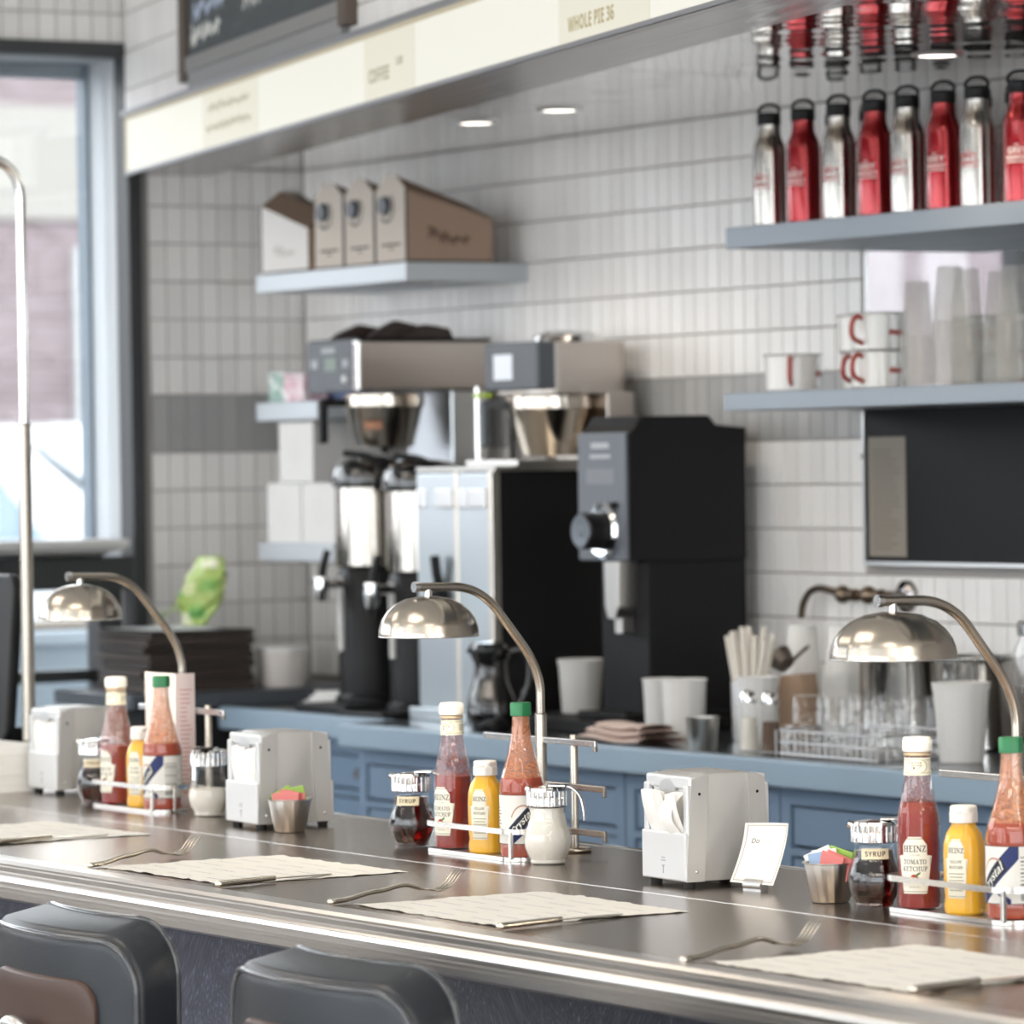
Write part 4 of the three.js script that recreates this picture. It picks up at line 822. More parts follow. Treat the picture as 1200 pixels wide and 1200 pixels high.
barStool('dark stool with brown back panel before the pink packet ramekin', 0.640, 0.40, 0);
barStool('dark stool with brown back panel before the napkin dispenser and table card', 1.357, 0.405, 0.02);

// ---------------------------------------------------------------- wall shelves
function wallShelf(label, x0, x1, top, zf, t = 0.043, m = M.shelf) {
  const g = thing('wall_shelf', label, 'shelf', [0, 0, 0]);
  part(g, 'board', bx(x0, top - t, WALL_Z + 0.0045, x1, top, zf, 0.002), m);
  const n = x1 - x0 > 0.5 ? 0 : 2;   // the long shelves hang on hidden fixings
  for (let i = 0; i < n; i++) { const x = x0 + (x1 - x0) * (0.14 + 0.72 * i / (n - 1)); part(g, 'bracket', [bx(x - 0.012, top - t - 0.07, WALL_Z + 0.0045, x + 0.012, top - t, WALL_Z + 0.012), bx(x - 0.012, top - t - 0.006, WALL_Z + 0.0045, x + 0.012, top - t, WALL_Z + 0.1)], M.satin); }
  return g;
}
wallShelf('grey wall shelf carrying the cardboard coffee carriers', -3.678, -2.9525, 1.977, -2.222);
wallShelf('long grey wall shelf carrying red and steel bottles', -1.645, 0.6, 1.986, -2.222, 0.043, M.shelfGrey);
wallShelf('long grey wall shelf carrying mugs and clear cups', -1.66, 0.6, 1.652, -2.222, 0.036, M.shelfGrey);
wallShelf('short pale shelf with small colourful tins over white boxes', -3.78, -3.42, 1.672, -2.27);
wallShelf('short pale shelf under the stacked white boxes', -3.777, -3.40, 1.333, -2.27);

// cardboard coffee carriers: gabled boxes with a spout hole in the narrow end
const edgeDark = std(0.10, 0.085, 0.075, 0.8), scriptPrint = canvasTex(512, 256, (x, w, h) => { x.fillStyle = '#a08776'; x.fillRect(0, 0, w, h); x.strokeStyle = '#6b5648'; x.lineWidth = 9; scribble(x, 130, 150, 240, 60, 6); });
const palePrint = canvasTex(256, 128, (x, w, h) => { x.fillStyle = '#d8d4d0'; x.fillRect(0, 0, w, h); x.strokeStyle = '#bdb6b0'; x.lineWidth = 4; scribble(x, 70, 80, 110, 24, 6); });
const frontPrint = canvasTex(256, 384, (x, w, h) => { x.fillStyle = '#c3b9ae'; x.fillRect(0, 0, w, h); x.fillStyle = '#5e5750'; x.fillRect(50, 280, 160, 14); x.fillRect(110, 305, 40, 10); });
function coffeeCarrier(label, x, z, turn, w, d, pale) {   // origin at the front middle of the base; local -z runs back
  const g = thing('coffee_carrier', label, 'cardboard box', [x, 1.977, z], turn, 'cardboard coffee carriers on the shelf');
  const W = w / 2, f = 0.165, b = 0.10, rf = 0.205, rb = 0.135;
  const quad = (...p) => { const s = gridSurface(1, 1, (u, v) => { const k = v ? (u ? 2 : 3) : (u ? 1 : 0); return p[k]; }); return s; };
  part(g, 'side_panel', quad([W, 0.001, 0], [W, 0.001, -d], [W, b, -d], [W, f, 0]), std(1, 1, 1, 0.85, 0, { map: pale ? palePrint : scriptPrint, side: 2 }), pale ? 'pale panel with faint mark' : 'brown panel with script mark');
  part(g, 'side_panel', quad([-W, 0.001, -d], [-W, 0.001, 0], [-W, f, 0], [-W, b, -d]), M.cardboard);
  part(g, 'front_panel', [quad([-W, 0.001, 0], [W, 0.001, 0], [W, f, 0], [-W, f, 0]), prism([[-W, f], [W, f], [W * 0.35, rf - 0.005], [0, rf], [-W * 0.35, rf - 0.005]], 0.002).translate(0, 0, -0.002)], std(1, 1, 1, 0.8, 0, { map: frontPrint, side: 2 }), 'pale front with round spout hole');
  part(g, 'gable', [quad([W, f, 0], [W, b, -d], [0, rb, -d + 0.02], [W * 0.25, rf - 0.004, 0]), quad([-W, b, -d], [-W, f, 0], [-W * 0.25, rf - 0.004, 0], [0, rb, -d + 0.02])], std(0.24, 0.16, 0.11, 0.85, 0, { side: 2 }), 'folded brown gable top');
  part(g, 'back_panel', [quad([W, 0.001, -d], [-W, 0.001, -d], [-W, b, -d], [W, b, -d]), quad([-W, 0.001, 0], [W, 0.001, 0], [W, 0.001, -d], [-W, 0.001, -d])], M.cardboard);
  const hole = part(g, 'spout_cap', cyl(0.022, 0.02, 0.012).rotateX(Math.PI / 2).translate(-W * 0.3, 0.132, 0), std(0.05, 0.06, 0.075, 0.4), 'dark round spout cap');
  part(hole, 'seal', new THREE.RingGeometry(0.03, 0.036, 24, 1, 3.8, 3.4).translate(-W * 0.25, 0.128, 0.001), edgeDark);
  part(g, 'edge_line', [bx(W - 0.0035, 0, -0.0035, W + 0.001, f, 0.001), bx(-W - 0.001, 0, -0.0035, -W + 0.0035, f, 0.001), bx(-W, -0.0, -0.0035, W, 0.005, 0.001), bx(W - 0.0035, 0.0, -d, W + 0.001, 0.006, 0)], edgeDark);
}
coffeeCarrier('coffee carrier turned sideways with a pale slanted side', -3.655, -2.30, Math.PI / 2 + Math.PI, 0.15, 0.235, true);
coffeeCarrier('coffee carrier next to the sideways one on the shelf', -3.318, -2.225, 0, 0.142, 0.228);
coffeeCarrier('coffee carrier between two others on the shelf', -3.171, -2.225, 0, 0.142, 0.228);
coffeeCarrier('coffee carrier with brown script side at the shelf end', -3.024, -2.225, 0, 0.142, 0.228);

// insulated bottles on the upper shelf
const bottlePrint = (dark) => canvasTex(256, 256, (x, w, h) => { x.clearRect(0, 0, w, h); x.fillStyle = dark ? '#b5433f' : '#efe2da'; x.textAlign = 'center'; x.font = 'bold 26px sans-serif'; x.fillText('THE', w / 2, 62); x.font = 'bold 78px sans-serif'; x.fillText('GREY', w / 2, 132); x.font = 'bold 58px sans-serif'; x.fillText('MARKET', w / 2, 190); x.fillRect(20, 204, w - 40, 10); });
const printOn = [false, true].map((d) => std(1, 1, 1, 0.5, 0, { map: bottlePrint(d), transparent: true, alphaTest: 0.5 }));
const steelBottle = std(0.50, 0.48, 0.45, 0.2, 1);
function sportBottle(label, x, z, red, turn, plain, group) {
  const g = thing('insulated_bottle', label, 'bottle', [x, 1.986, z], turn, group);
  const prof = [[0, 0.0005], [0.031, 0.0005], [0.0335, 0.004], [0.0335, 0.148], [0.0315, 0.162], [0.0255, 0.176], [0.0228, 0.186], [0.0222, 0.204], [0.0205, 0.206], [0, 0.206]];
  part(g, 'body', lathe(prof, 40), red ? M.red : steelBottle, red ? 'glossy red metal body' : 'brushed steel body');
  const c = part(g, 'cap', lathe([[0.0235, 0.204], [0.0245, 0.206], [0.0245, 0.224], [0.021, 0.229], [0, 0.23]], 28), M.black, 'black screw cap');
  part(c, 'carry_loop', tube([[-0.023, 0.221, 0], [-0.025, 0.235, 0], [-0.012, 0.2445, 0], [0.012, 0.2445, 0], [0.025, 0.235, 0], [0.023, 0.221, 0]], 0.0035, 24, 8), M.black);
  if (!plain) part(g, 'printed_mark', wrapLabel(radiusOf(prof.slice(1)), 0.066, 0.118, () => 0.026, 0, 16, 2, 0.0005), printOn[red ? 0 : 1], red ? 'pale printed lettering' : 'faint red printed lettering');
}
const bx0 = [-1.575, -1.455, -1.332, -1.210, -1.102, -0.985, -0.878, -0.735, -0.62];
bx0.forEach((x, i) => {
  const red = i % 2 === 1, end = i === 0 ? 'at the open end of the upper shelf' : null;
  if (i === 7) { sportBottle('red insulated bottle with the brightest lettering beside two steel bottles', x, -2.28, true, 0.62, false, 'front row of insulated bottles'); return; }
  sportBottle(end ? `steel insulated bottle ${end}` : red ? 'red insulated bottle with pale lettering between steel bottles on the upper shelf' : 'plain steel insulated bottle between red bottles on the upper shelf', x, -2.285, red, 0.35, false, 'front row of insulated bottles');
});
for (let i = 0; i < 8; i++) sportBottle(i % 2 ? 'steel insulated bottle half hidden in the rear row' : 'red insulated bottle half hidden in the rear row', -1.53 + i * 0.12, -2.42, i % 2 === 0, 0.2, true, 'rear row of insulated bottles');

// enamel mugs
function mug(label, x, y, z, turn) {
  const g = thing('enamel_mug', label, 'mug', [x, y, z], turn, 'white enamel mugs on the lower shelf');
  part(g, 'body', lathe([[0, 0.0005], [0.052, 0.0005], [0.056, 0.003], [0.057, 0.07], [0.0595, 0.0735], [0.0595, 0.0745], [0.0555, 0.0735], [0.0545, 0.005], [0, 0.004]], 40), M.enamel, 'white enamel body');
  part(g, 'rim', new THREE.TorusGeometry(0.0585, 0.0012, 6, 40).rotateX(Math.PI / 2).translate(0, 0.0742, 0), M.blackMatte, 'dark rim line');
  part(g, 'handle', tube([[0, 0.064, 0.054], [0, 0.066, 0.073], [0, 0.05, 0.086], [0, 0.026, 0.083], [0, 0.014, 0.054]], 0.0048, 24, 8), M.enamelRed, 'red edged handle');
  part(g, 'red_print', wrapLabel(() => 0.0568, 0.022, 0.05, () => 0.022, 1.35, 10, 2, 0.0004), std(1, 1, 1, 0.5, 0, { alphaTest: 0.5, transparent: true, map: mugPrint }), 'red script mark');
}
const mugPrint = canvasTex(256, 128, (x, w, h) => { x.clearRect(0, 0, w, h); x.strokeStyle = '#bb4a3e'; x.lineWidth = 9; scribble(x, 20, 100, 210, 70, 6); });
mug('white enamel mug standing alone at the lower shelf end', -1.540, 1.652, -2.31, 0.9);
mug('white enamel mug under the mug with two loops', -1.385, 1.652, -2.39, 0.3);
mug('white enamel mug at the bottom of the mug stack by the clear cups', -1.268, 1.652, -2.33, 0.3);
mug('white enamel mug on top of the stack half hidden by another', -1.41, 1.727, -2.40, 0.7);
mug('white enamel mug on top of the stack with handle turned out', -1.285, 1.727, -2.345, 0.25);

// stacks of clear plastic cups
function cupStack(label, x, z, n) {
  const g = thing('plastic_cup_stack', label, 'cup stack', [x, 1.652, z], 0, 'stacks of clear plastic cups');
  const P = 0.0085;
  for (let i = 0; i < n; i++) part(g, 'plastic_cup', lathe([[0.0335, i * P + 0.0005], [0.0345, i * P + 0.0015], [0.0335, i * P + 0.003], [0.0325, i * P + 0.0055], ...(i === n - 1 ? [[0.0235, i * P + 0.108], [0.0225, i * P + 0.110], [0, i * P + 0.110]] : [[0.0318, i * P + 0.014]])], 28), M.cupPlastic);
}
cupStack('short stack of clear plastic cups beside the enamel mugs', -1.098, -2.30, 12);
cupStack('tallest stack of clear plastic cups on the lower shelf', -1.020, -2.32, 15);
cupStack('tall stack of clear plastic cups between two others', -0.938, -2.30, 14);
cupStack('stack of clear plastic cups second from the tallest', -0.858, -2.32, 13);
cupStack('stack of clear plastic cups far from the mugs', -0.778, -2.29, 14);

// mirror and black screen under the shelves
{
  const g = thing('wall_mirror', 'wall mirror behind the clear cups reflecting the window', 'mirror', [0, 0, WALL_Z + 0.001]);
  part(g, 'mirror_glass', bx(-1.606, 1.632, 0, 0.2, 1.985, 0.006), M.mirror);
  part(g, 'edge', bx(-1.612, 1.63, 0, -1.606, 1.985, 0.008), M.satin);
  const s = thing('black_wall_screen', 'black glossy wall panel with paper note under the mug shelf', 'screen', [0, 0, WALL_Z + 0.001]);
  part(s, 'screen_glass', bx(-1.600, 1.305, 0.0, 0.2, 1.625, 0.02, 0.002), phys(0.012, 0.012, 0.013, 0.45, { specularIntensity: 0.25 }));
  part(s, 'frame', [bx(-1.608, 1.297, 0, 0.2, 1.305, 0.024), bx(-1.608, 1.305, 0, -1.600, 1.628, 0.024)], M.satin);
  part(s, 'screw', new THREE.SphereGeometry(0.006, 12, 8).translate(-1.607, 1.52, 0.024), M.chrome);
  const note = canvasTex(128, 384, (x, w, h) => { x.fillStyle = '#8d857b'; x.fillRect(0, 0, w, h); x.fillStyle = '#756e66'; for (let k = 0; k < 22; k++) x.fillRect(14, 40 + k * 15, 60 + rnd() * 40, 5); });
  single('paper_note', bx(-0.065, -0.122, 0, 0.065, 0.122, 0.001), std(1, 1, 1, 0.8, 0, { map: note }), 'narrow grey paper note taped on the black wall panel', 'note', [-1.524, 1.437, WALL_Z + 0.0215]);
}
// wall tap
{
  const g = thing('wall_tap', 'dark bronze wall tap with curved spout above the paper cups', 'tap', [-1.482, 1.234, WALL_Z + 0.0045]);
  const br = std(0.20, 0.15, 0.11, 0.28, 1);
  part(g, 'flange', lathe([[0.034, 0], [0.033, 0.008], [0.022, 0.016], [0.012, 0.018], [0.012, 0.05]], 28).rotateX(Math.PI / 2), std(0.3, 0.28, 0.27, 0.12, 1));
  part(g, 'pipe', bentTube([[0.01, 0, 0.04], [-0.19, 0.004, 0.04]], 0.0085), br);
  for (const x of [-0.075, -0.165]) { const k = part(g, 'knob', new THREE.SphereGeometry(0.019, 18, 12).scale(1, 1, 0.9).translate(x, 0.003, 0.045), br); part(k, 'collar', cyl(0.013, 0.013, 0.03, 0, -0.015, 0, 16).rotateZ(Math.PI / 2).translate(x + 0.03, 0.002, 0.042), br); }
  part(g, 'spout', tube([[-0.18, 0.004, 0.04], [-0.25, 0.014, 0.04], [-0.29, 0.006, 0.04], [-0.315, -0.018, 0.04], [-0.325, -0.048, 0.04]], 0.0072, 24, 10), br);
}

// ---------------------------------------------------------------- coffee station
const funnelSteel = std(0.55, 0.49, 0.42, 0.16, 1), headSteel = std(0.52, 0.47, 0.43, 0.3, 1);
function brewFunnel(g, name, x, z, top, r0, r1, h, m, handleM) {
  const f = part(g, name, lathe([[0, -h], [r1, -h], [r1 + 0.004, -h + 0.006], [r0 - 0.004, -0.034], [r0, -0.03], [r0, -0.004], [r0 - 0.01, 0]], 44).translate(x, top, z), m, 'conical brew funnel');
  part(f, 'drip_tip', lathe([[0, -h - 0.016], [0.006, -h - 0.014], [0.012, -h], [0, -h]], 16).translate(x, top, z), M.black);
  part(f, 'handle', [bx(x - 0.075, top - 0.03, z + r0 * 0.55, x - 0.055, top - 0.012, z + r0 + 0.035, 0.004), bx(x - 0.076, top - 0.115, z + r0 + 0.022, x - 0.054, top - 0.012, z + r0 + 0.042, 0.006)], handleM);
  return f;
}
{
  const g = thing('coffee_brewer', 'coffee brewer with steel funnel above the thermal servers', 'coffee maker', [0, 0, 0]);
  const head = part(g, 'brew_head', bx(-3.283, 1.69, -2.50, -3.049, 1.80, -2.152, 0.003), headSteel, 'long steel brew head');
  const panel = part(head, 'control_panel', bx(-3.286, 1.686, -2.16, -3.072, 1.803, -2.145, 0.003), M.darkPanel, 'dark control panel');
  part(head, 'corner_trim', bx(-3.072, 1.687, -2.158, -3.046, 1.802, -2.146, 0.004), M.bright);
  part(head, 'panel_display', bx(-3.20, 1.735, -2.146, -3.145, 1.765, -2.1435), std(0.20, 0.26, 0.22, 0.3));
  for (const m of [bx(-3.215, 1.776, -2.146, -3.15, 1.788, -2.1438), bx(-3.265, 1.742, -2.146, -3.235, 1.762, -2.1438), bx(-3.115, 1.742, -2.146, -3.09, 1.76, -2.1438)]) part(head, 'panel_mark', m, std(0.38, 0.40, 0.42, 0.5));
  part(head, 'panel_button', cyl(0.009, 0.008, 0.006).rotateX(Math.PI / 2).translate(-3.105, 1.715, -2.146), M.white);
  part(g, 'top_cover', bx(-3.285, 1.80, -2.50, -3.047, 1.808, -2.15, 0.002), M.black);
  part(g, 'column', bx(-3.27, BACK_TOP + 0.02, -2.50, -3.06, 1.69, -2.40, 0.006), std(0.62, 0.66, 0.69, 0.28, 1));
  part(g, 'base', bx(-3.29, BACK_TOP, -2.50, -3.05, BACK_TOP + 0.02, -2.1, 0.004), M.black);
  brewFunnel(g, 'funnel', -3.166, -2.28, 1.684, 0.094, 0.066, 0.125, funnelSteel, M.black);
  part(g, 'badge', wrapLabel(() => 0.084, 1.60, 1.618, () => 0.022, 0.75, 8, 1, 0.002).translate(-3.166, 0, -2.28), std(0.36, 0.16, 0.08, 0.5));
}
{
  const dark = [['folded dark filter pouch on the brewer beside the wall', -3.19, 0.05], ['folded dark filter pouch on the brewer middle', -3.13, 0.06], ['folded dark filter pouch on the brewer front edge', -3.10, 0.045]];
  dark.forEach(([l, x, h], i) => single('filter_pouch', prism([[-0.07, 0], [0.07, 0], [0.06, h * 0.5], [0.0, h * 0.7], [-0.05, h * 0.3]], 0.03, 0.003).rotateY(Math.PI / 2 - 0.1), std(0.035, 0.02, 0.018, 0.45), l, 'pouch', [x - 0.05 + i * 0.02, 1.809, -2.25 - i * 0.05], 0, 'dark pouches on the brewer'));
}
function thermalServer(label, x, z, off) {
  const g = thing('thermal_server', label, 'coffee server', [x, BACK_TOP + off, z], 0, 'tall thermal coffee servers');
  part(g, 'stand', lathe([[0, 0], [0.088, 0], [0.088, 0.012], [0.079, 0.02], [0.079, 0.30], [0.072, 0.312], [0, 0.312]], 40), M.black, 'black stand');
  part(g, 'body', lathe([[0.078, 0.312], [0.083, 0.316], [0.083, 0.495], [0.079, 0.50]], 48), std(0.48, 0.45, 0.41, 0.14, 1), 'polished steel body');
  const lid = part(g, 'lid', lathe([[0.084, 0.496], [0.091, 0.50], [0.093, 0.515], [0.088, 0.54], [0.07, 0.558], [0.03, 0.568], [0, 0.57]], 40), M.blackGloss, 'glossy black lid');
  part(lid, 'carry_handle', tube([[0.085, 0.52, 0], [0.10, 0.545, 0.02], [0.08, 0.568, 0.05], [0.03, 0.575, 0.085]], 0.007, 20, 8), M.black);
  const tap = part(g, 'tap', [rod([0, 0.275, 0.07], [0, 0.275, 0.125], 0.012), lathe([[0.015, 0.235], [0.017, 0.25], [0.019, 0.27], [0.017, 0.29], [0, 0.296]], 20).translate(0, 0, 0.135)], M.chrome, 'chrome dispensing tap');
  part(tap, 'tap_lever', tube([[0, 0.288, 0.132], [0.002, 0.32, 0.128], [0.004, 0.352, 0.118]], 0.0095, 12, 10), M.black);
  part(g, 'sight_tube', rod([0.0, 0.12, 0.082], [0, 0.29, 0.084], 0.008), M.frosted);
}
thermalServer('thermal coffee server with chrome tap beside the white boxes', -3.19, -2.255, 0.021);
thermalServer('thermal coffee server partly hidden by the steel cabinet', -2.915, -2.235, 0.012);
single('drip_tray', bx(-0.13, 0, -0.20, 0.085, 0.012, 0.16, 0.004), M.black, 'flat black drip tray under the half hidden server', 'tray', [-2.915, BACK_TOP, -2.235]);
{
  const g = thing('steel_cabinet', 'tall steel cabinet with two pale doors and black side under the screen brewer', 'cabinet', [0, 0, 0]);
  const doorSteel = std(0.60, 0.65, 0.68, 0.32, 0.9);
  part(g, 'body', bx(-2.79, BACK_TOP + 0.0015, -2.50, -2.457, 1.50, -2.165, 0.003), M.black, 'black side panels');
  part(g, 'top', bx(-2.795, 1.50, -2.505, -2.450, 1.510, -2.15, 0.002), M.steel);
  for (const [a, b] of [[-2.788, -2.618], [-2.606, -2.474]]) {
    const d = part(g, 'door', bx(a, BACK_TOP + 0.03, -2.167, b, 1.497, -2.147, 0.003), doorSteel, 'pale brushed steel door');
    part(d, 'latch', bx(b - 0.075, 1.42, -2.149, b - 0.002, 1.462, -2.138, 0.003), M.satin); part(d, 'latch', bx(a + 0.005, 1.42, -2.149, a + 0.045, 1.462, -2.142, 0.003), M.satin);
    if (a < -2.7) part(d, 'tap_handle', tube([[(a + b) / 2 + 0.03, 1.235, -2.14], [(a + b) / 2 + 0.03, 1.275, -2.13], [(a + b) / 2 + 0.03, 1.315, -2.125]], 0.011, 10, 10), M.black);
    if (a < -2.7) part(d, 'tap_body', [cyl(0.017, 0.02, 0.06, (a + b) / 2 + 0.03, 1.18, -2.13, 18), rod([(a + b) / 2 + 0.03, 1.215, -2.15], [(a + b) / 2 + 0.03, 1.215, -2.12], 0.016)], M.black);
  }
  for (const [a, b] of [[-2.618, -2.606], [-2.474, -2.455]]) part(g, 'edge_strip', bx(a, BACK_TOP + 0.005, -2.165, b, 1.50, -2.143, 0.003), std(0.78, 0.73, 0.66, 0.3, 0.9));
  part(g, 'kick_plate', bx(-2.788, BACK_TOP + 0.0015, -2.15, -2.474, BACK_TOP + 0.028, -2.12, 0.003), doorSteel);
}
{
  const g = thing('screen_brewer', 'coffee brewer with small lit display and dark funnel on the steel cabinet', 'coffee maker', [0, 0, 0]);
  part(g, 'base', bx(-2.66, 1.5105, -2.50, -2.44, 1.525, -2.2, 0.003), M.steel);
  part(g, 'column', bx(-2.657, 1.52, -2.50, -2.433, 1.67, -2.43, 0.004), headSteel);
  const head = part(g, 'brew_head', prism(roundRect(0.222, 0.24, 0.05, 8), 0.115, 0.003).rotateX(-Math.PI / 2).translate(-2.545, 1.666, -2.38), headSteel, 'rounded steel brew head');
  const pn = part(head, 'control_panel', bx(-2.662, 1.676, -2.30, -2.434, 1.782, -2.252, 0.006), M.darkPanel, 'dark control panel');
  part(head, 'display_screen', bx(-2.618, 1.70, -2.2535, -2.54, 1.756, -2.2505), new THREE.MeshStandardMaterial({ color: L(0.5, 0.53, 0.58), roughness: 0.2, emissive: L(0.62, 0.66, 0.74), emissiveIntensity: 0.55 }), 'small pale display');
  part(head, 'lid', lathe([[0, 0.026], [0.05, 0.024], [0.075, 0.014], [0.08, 0]], 32).translate(-2.53, 1.781, -2.39), M.bright);
  brewFunnel(g, 'funnel', -2.545, -2.35, 1.667, 0.096, 0.06, 0.135, funnelSteel, M.darkPanel);
  part(g, 'green_tab', bx(-2.633, 1.663, -2.232, -2.593, 1.671, -2.205, 0.002), std(0.42, 0.60, 0.04, 0.5));
}
{
  // backing plates of bare steel against the tiles between the two brewers
  const g = thing('steel_back_panel', 'tan brushed steel splash panel between the two brewers', 'panel', [0, 0, 0]);
  part(g, 'sheet', bx(-3.04, 1.30, WALL_Z + 0.0045, -2.67, 1.69, WALL_Z + 0.009), headSteel);
}
single('steel_pipe', rod([0, 0, 0], [0, 0.18, 0], 0.008), M.bright, 'thin bright steel pipe between the two brewers', 'pipe', [-2.822, 1.5105 - 0.0, -2.33]);
{
  const g = thing('coffee_grinder', 'black coffee grinder with grey front and chrome dial on the back bar', 'grinder', [0, 0, 0]);
  const y0 = BACK_TOP + 0.026;
  part(g, 'housing', prism([[2.206, 1.307], [2.206, 1.575], [2.222, 1.590], [2.235, 1.612], [2.405, 1.612], [2.425, 1.592], [2.50, 1.585], [2.50, 1.307]].map(([z, y]) => [z, y]).reverse(), 0.193, 0.003).rotateY(Math.PI / 2).translate(-2.188, 0, 0), M.blackMatte, 'matte black housing');
  const face = part(g, 'front_panel', bx(-2.190, 1.310, -2.215, -2.000, 1.578, -2.2, 0.002), std(0.135, 0.15, 0.175, 0.45), 'blue grey front panel');
  part(face, 'print', [bx(-2.135, 1.545, -2.2005, -2.065, 1.557, -2.1993), bx(-2.14, 1.524, -2.2005, -2.06, 1.532, -2.1993)], std(0.45, 0.47, 0.5, 0.5));
  part(face, 'instruction_plate', bx(-2.155, 1.47, -2.2005, -2.045, 1.502, -2.1993), std(0.21, 0.225, 0.25, 0.5));
  part(face, 'switch', cyl(0.008, 0.007, 0.014).rotateX(Math.PI / 2).translate(-2.04, 1.425, -2.2), M.black);
  part(g, 'pedestal', bx(-2.185, y0 + 0.012, -2.50, -2.000, 1.307, -2.252, 0.003), M.blackMatte);
  part(g, 'foot_plate', bx(-2.188, y0, -2.50, -1.998, y0 + 0.014, -2.19, 0.003), M.blackMatte);
  const dial = part(g, 'dial_ring', lathe([[0.040, 0], [0.060, 0], [0.060, 0.008], [0.052, 0.014], [0.040, 0.012]], 40).rotateX(Math.PI / 2).translate(-2.085, 1.372, -2.2), M.chrome, 'chrome dial ring');
  part(dial, 'knob', lathe([[0, 0.062], [0.034, 0.060], [0.038, 0.055], [0.040, 0.004], [0, 0.004]], 32).rotateX(Math.PI / 2).translate(-2.085, 1.372, -2.2), M.black);
  part(dial, 'knob_cap', lathe([[0, 0.066], [0.010, 0.064], [0.012, 0.0615], [0.034, 0.0625], [0.036, 0.06], [0, 0.06]], 28).rotateX(Math.PI / 2).translate(-2.085, 1.372, -2.2), std(0.18, 0.20, 0.23, 0.3, 0.4));
  const chute = part(g, 'chute', prism([[-0.03, 0], [0.03, 0], [0.026, -0.10], [0.014, -0.125], [-0.014, -0.125], [-0.026, -0.10]].reverse(), 0.055, 0.002).translate(-2.075, 1.312, -2.262), M.steel, 'steel grounds chute');
  part(chute, 'chute_tip', bx(-2.087, 1.155, -2.255, -2.06, 1.19, -2.222, 0.002), M.steel);
}
single('grinder_tray', bx(-0.235, 0, -0.2, 0.235, 0.025, 0.2, 0.004), M.blackMatte, 'low black tray under grinder and plastic tub', 'tray', [-2.205, BACK_TOP, -2.315]);

// ---------------------------------------------------------------- small things on the back bar
function deliTub(label, x, y, z, r0, r1, h, group) {
  const g = thing('deli_tub', label, 'plastic tub', [x, y, z], 0, group);
  part(g, 'wall', lathe([[0, 0.001], [r0, 0.001], [r0 + 0.001, 0.004], [r1 - 0.002, h - 0.012], [r1, h - 0.011], [r1, h], [r1 - 0.003, h], [r1 - 0.004, h - 0.010], [r0 - 0.001, 0.005], [0, 0.004]], 40), M.frosted);
  part(g, 'rim', new THREE.TorusGeometry(r1, 0.0018, 8, 40).rotateX(Math.PI / 2).translate(0, h, 0), M.frosted);
}
deliTub('frosted plastic tub with pale rim beside the coffee grinder', -2.335, BACK_TOP + 0.025, -2.29, 0.041, 0.05, 0.115);
deliTub('tall frosted plastic tub beside the glass rack', -0.758, BACK_TOP, -2.14, 0.040, 0.0535, 0.147);
{
  const g = thing('black_pitcher', 'glossy black bulbous coffee pitcher before the steel cabinet', 'pitcher', [-2.285, BACK_TOP, -2.035], 0.9);
  part(g, 'body', lathe([[0, 0.001], [0.045, 0.001], [0.053, 0.012], [0.056, 0.04], [0.05, 0.075], [0.039, 0.105], [0.035, 0.135], [0.037, 0.15], [0.040, 0.153]], 36), M.blackGloss);
  part(g, 'collar', lathe([[0.040, 0.15], [0.042, 0.155], [0.042, 0.175], [0.034, 0.186], [0.012, 0.19], [0, 0.19]], 32), M.blackGloss);
  part(g, 'handle', tube([[0.036, 0.165, 0], [0.07, 0.17, 0], [0.082, 0.14, 0], [0.078, 0.09, 0], [0.055, 0.05, 0]], 0.008, 24, 10), M.blackGloss);
  part(g, 'spout', tube([[-0.03, 0.165, 0], [-0.045, 0.178, 0]], 0.012, 6, 10), M.blackGloss);
}
{
  const g = thing('folded_towel', 'folded pinkish cloth towel lying at the worktop edge', 'towel', [-1.705, BACK_TOP, -2.015], -0.12);
  for (let k = 0; k < 3; k++) part(g, 'fold', gridSurface(24, 16, (u, v) => { const a = v * Math.PI * 2, x = (u - 0.5) * (0.27 - k * 0.035), e = 0.0075 + 0.002 * Math.sin(u * 9 + k * 2); return [x + k * 0.014, 0.009 + k * 0.0125 + e * Math.sin(a) * 0.9 + 0.003 * Math.sin(u * 7 + k), (0.055 - k * 0.008) * Math.cos(a) + 0.006 * Math.sin(u * 5 + k)]; }), M.towel);
}
function whiteTub(name, label, x, z, r0, r1, h, y = BACK_TOP) {
  const g = thing(name, label, 'cup', [x, y, z], 0, 'white tubs on the back bar');
  part(g, 'body', lathe([[0, 0.001], [r0, 0.001], [r0 + 0.001, 0.004], [r1, h - 0.004], [r1 + 0.002, h], [r1 - 0.002, h - 0.001], [r0 - 0.002, 0.006], [0, 0.005]], 36), M.white);
  part(g, 'rim', new THREE.TorusGeometry(r1 + 0.001, 0.0017, 6, 36).rotateX(Math.PI / 2).translate(0, h - 0.001, 0), M.white);
}
whiteTub('white_tub', 'narrow white plastic tub next to the coffee grinder', -1.865, -2.19, 0.029, 0.035, 0.118);
whiteTub('white_tub', 'wide white plastic tub before the straw holder', -1.735, -2.165, 0.040, 0.0455, 0.122);
whiteTub('white_tub', 'white ramekin stacked over another behind the salt shaker', -1.475, -2.17, 0.030, 0.041, 0.05, BACK_TOP + 0.085);
whiteTub('white_tub', 'white crock carrying the ramekin behind the salt shaker', -1.475, -2.17, 0.038, 0.041, 0.084);
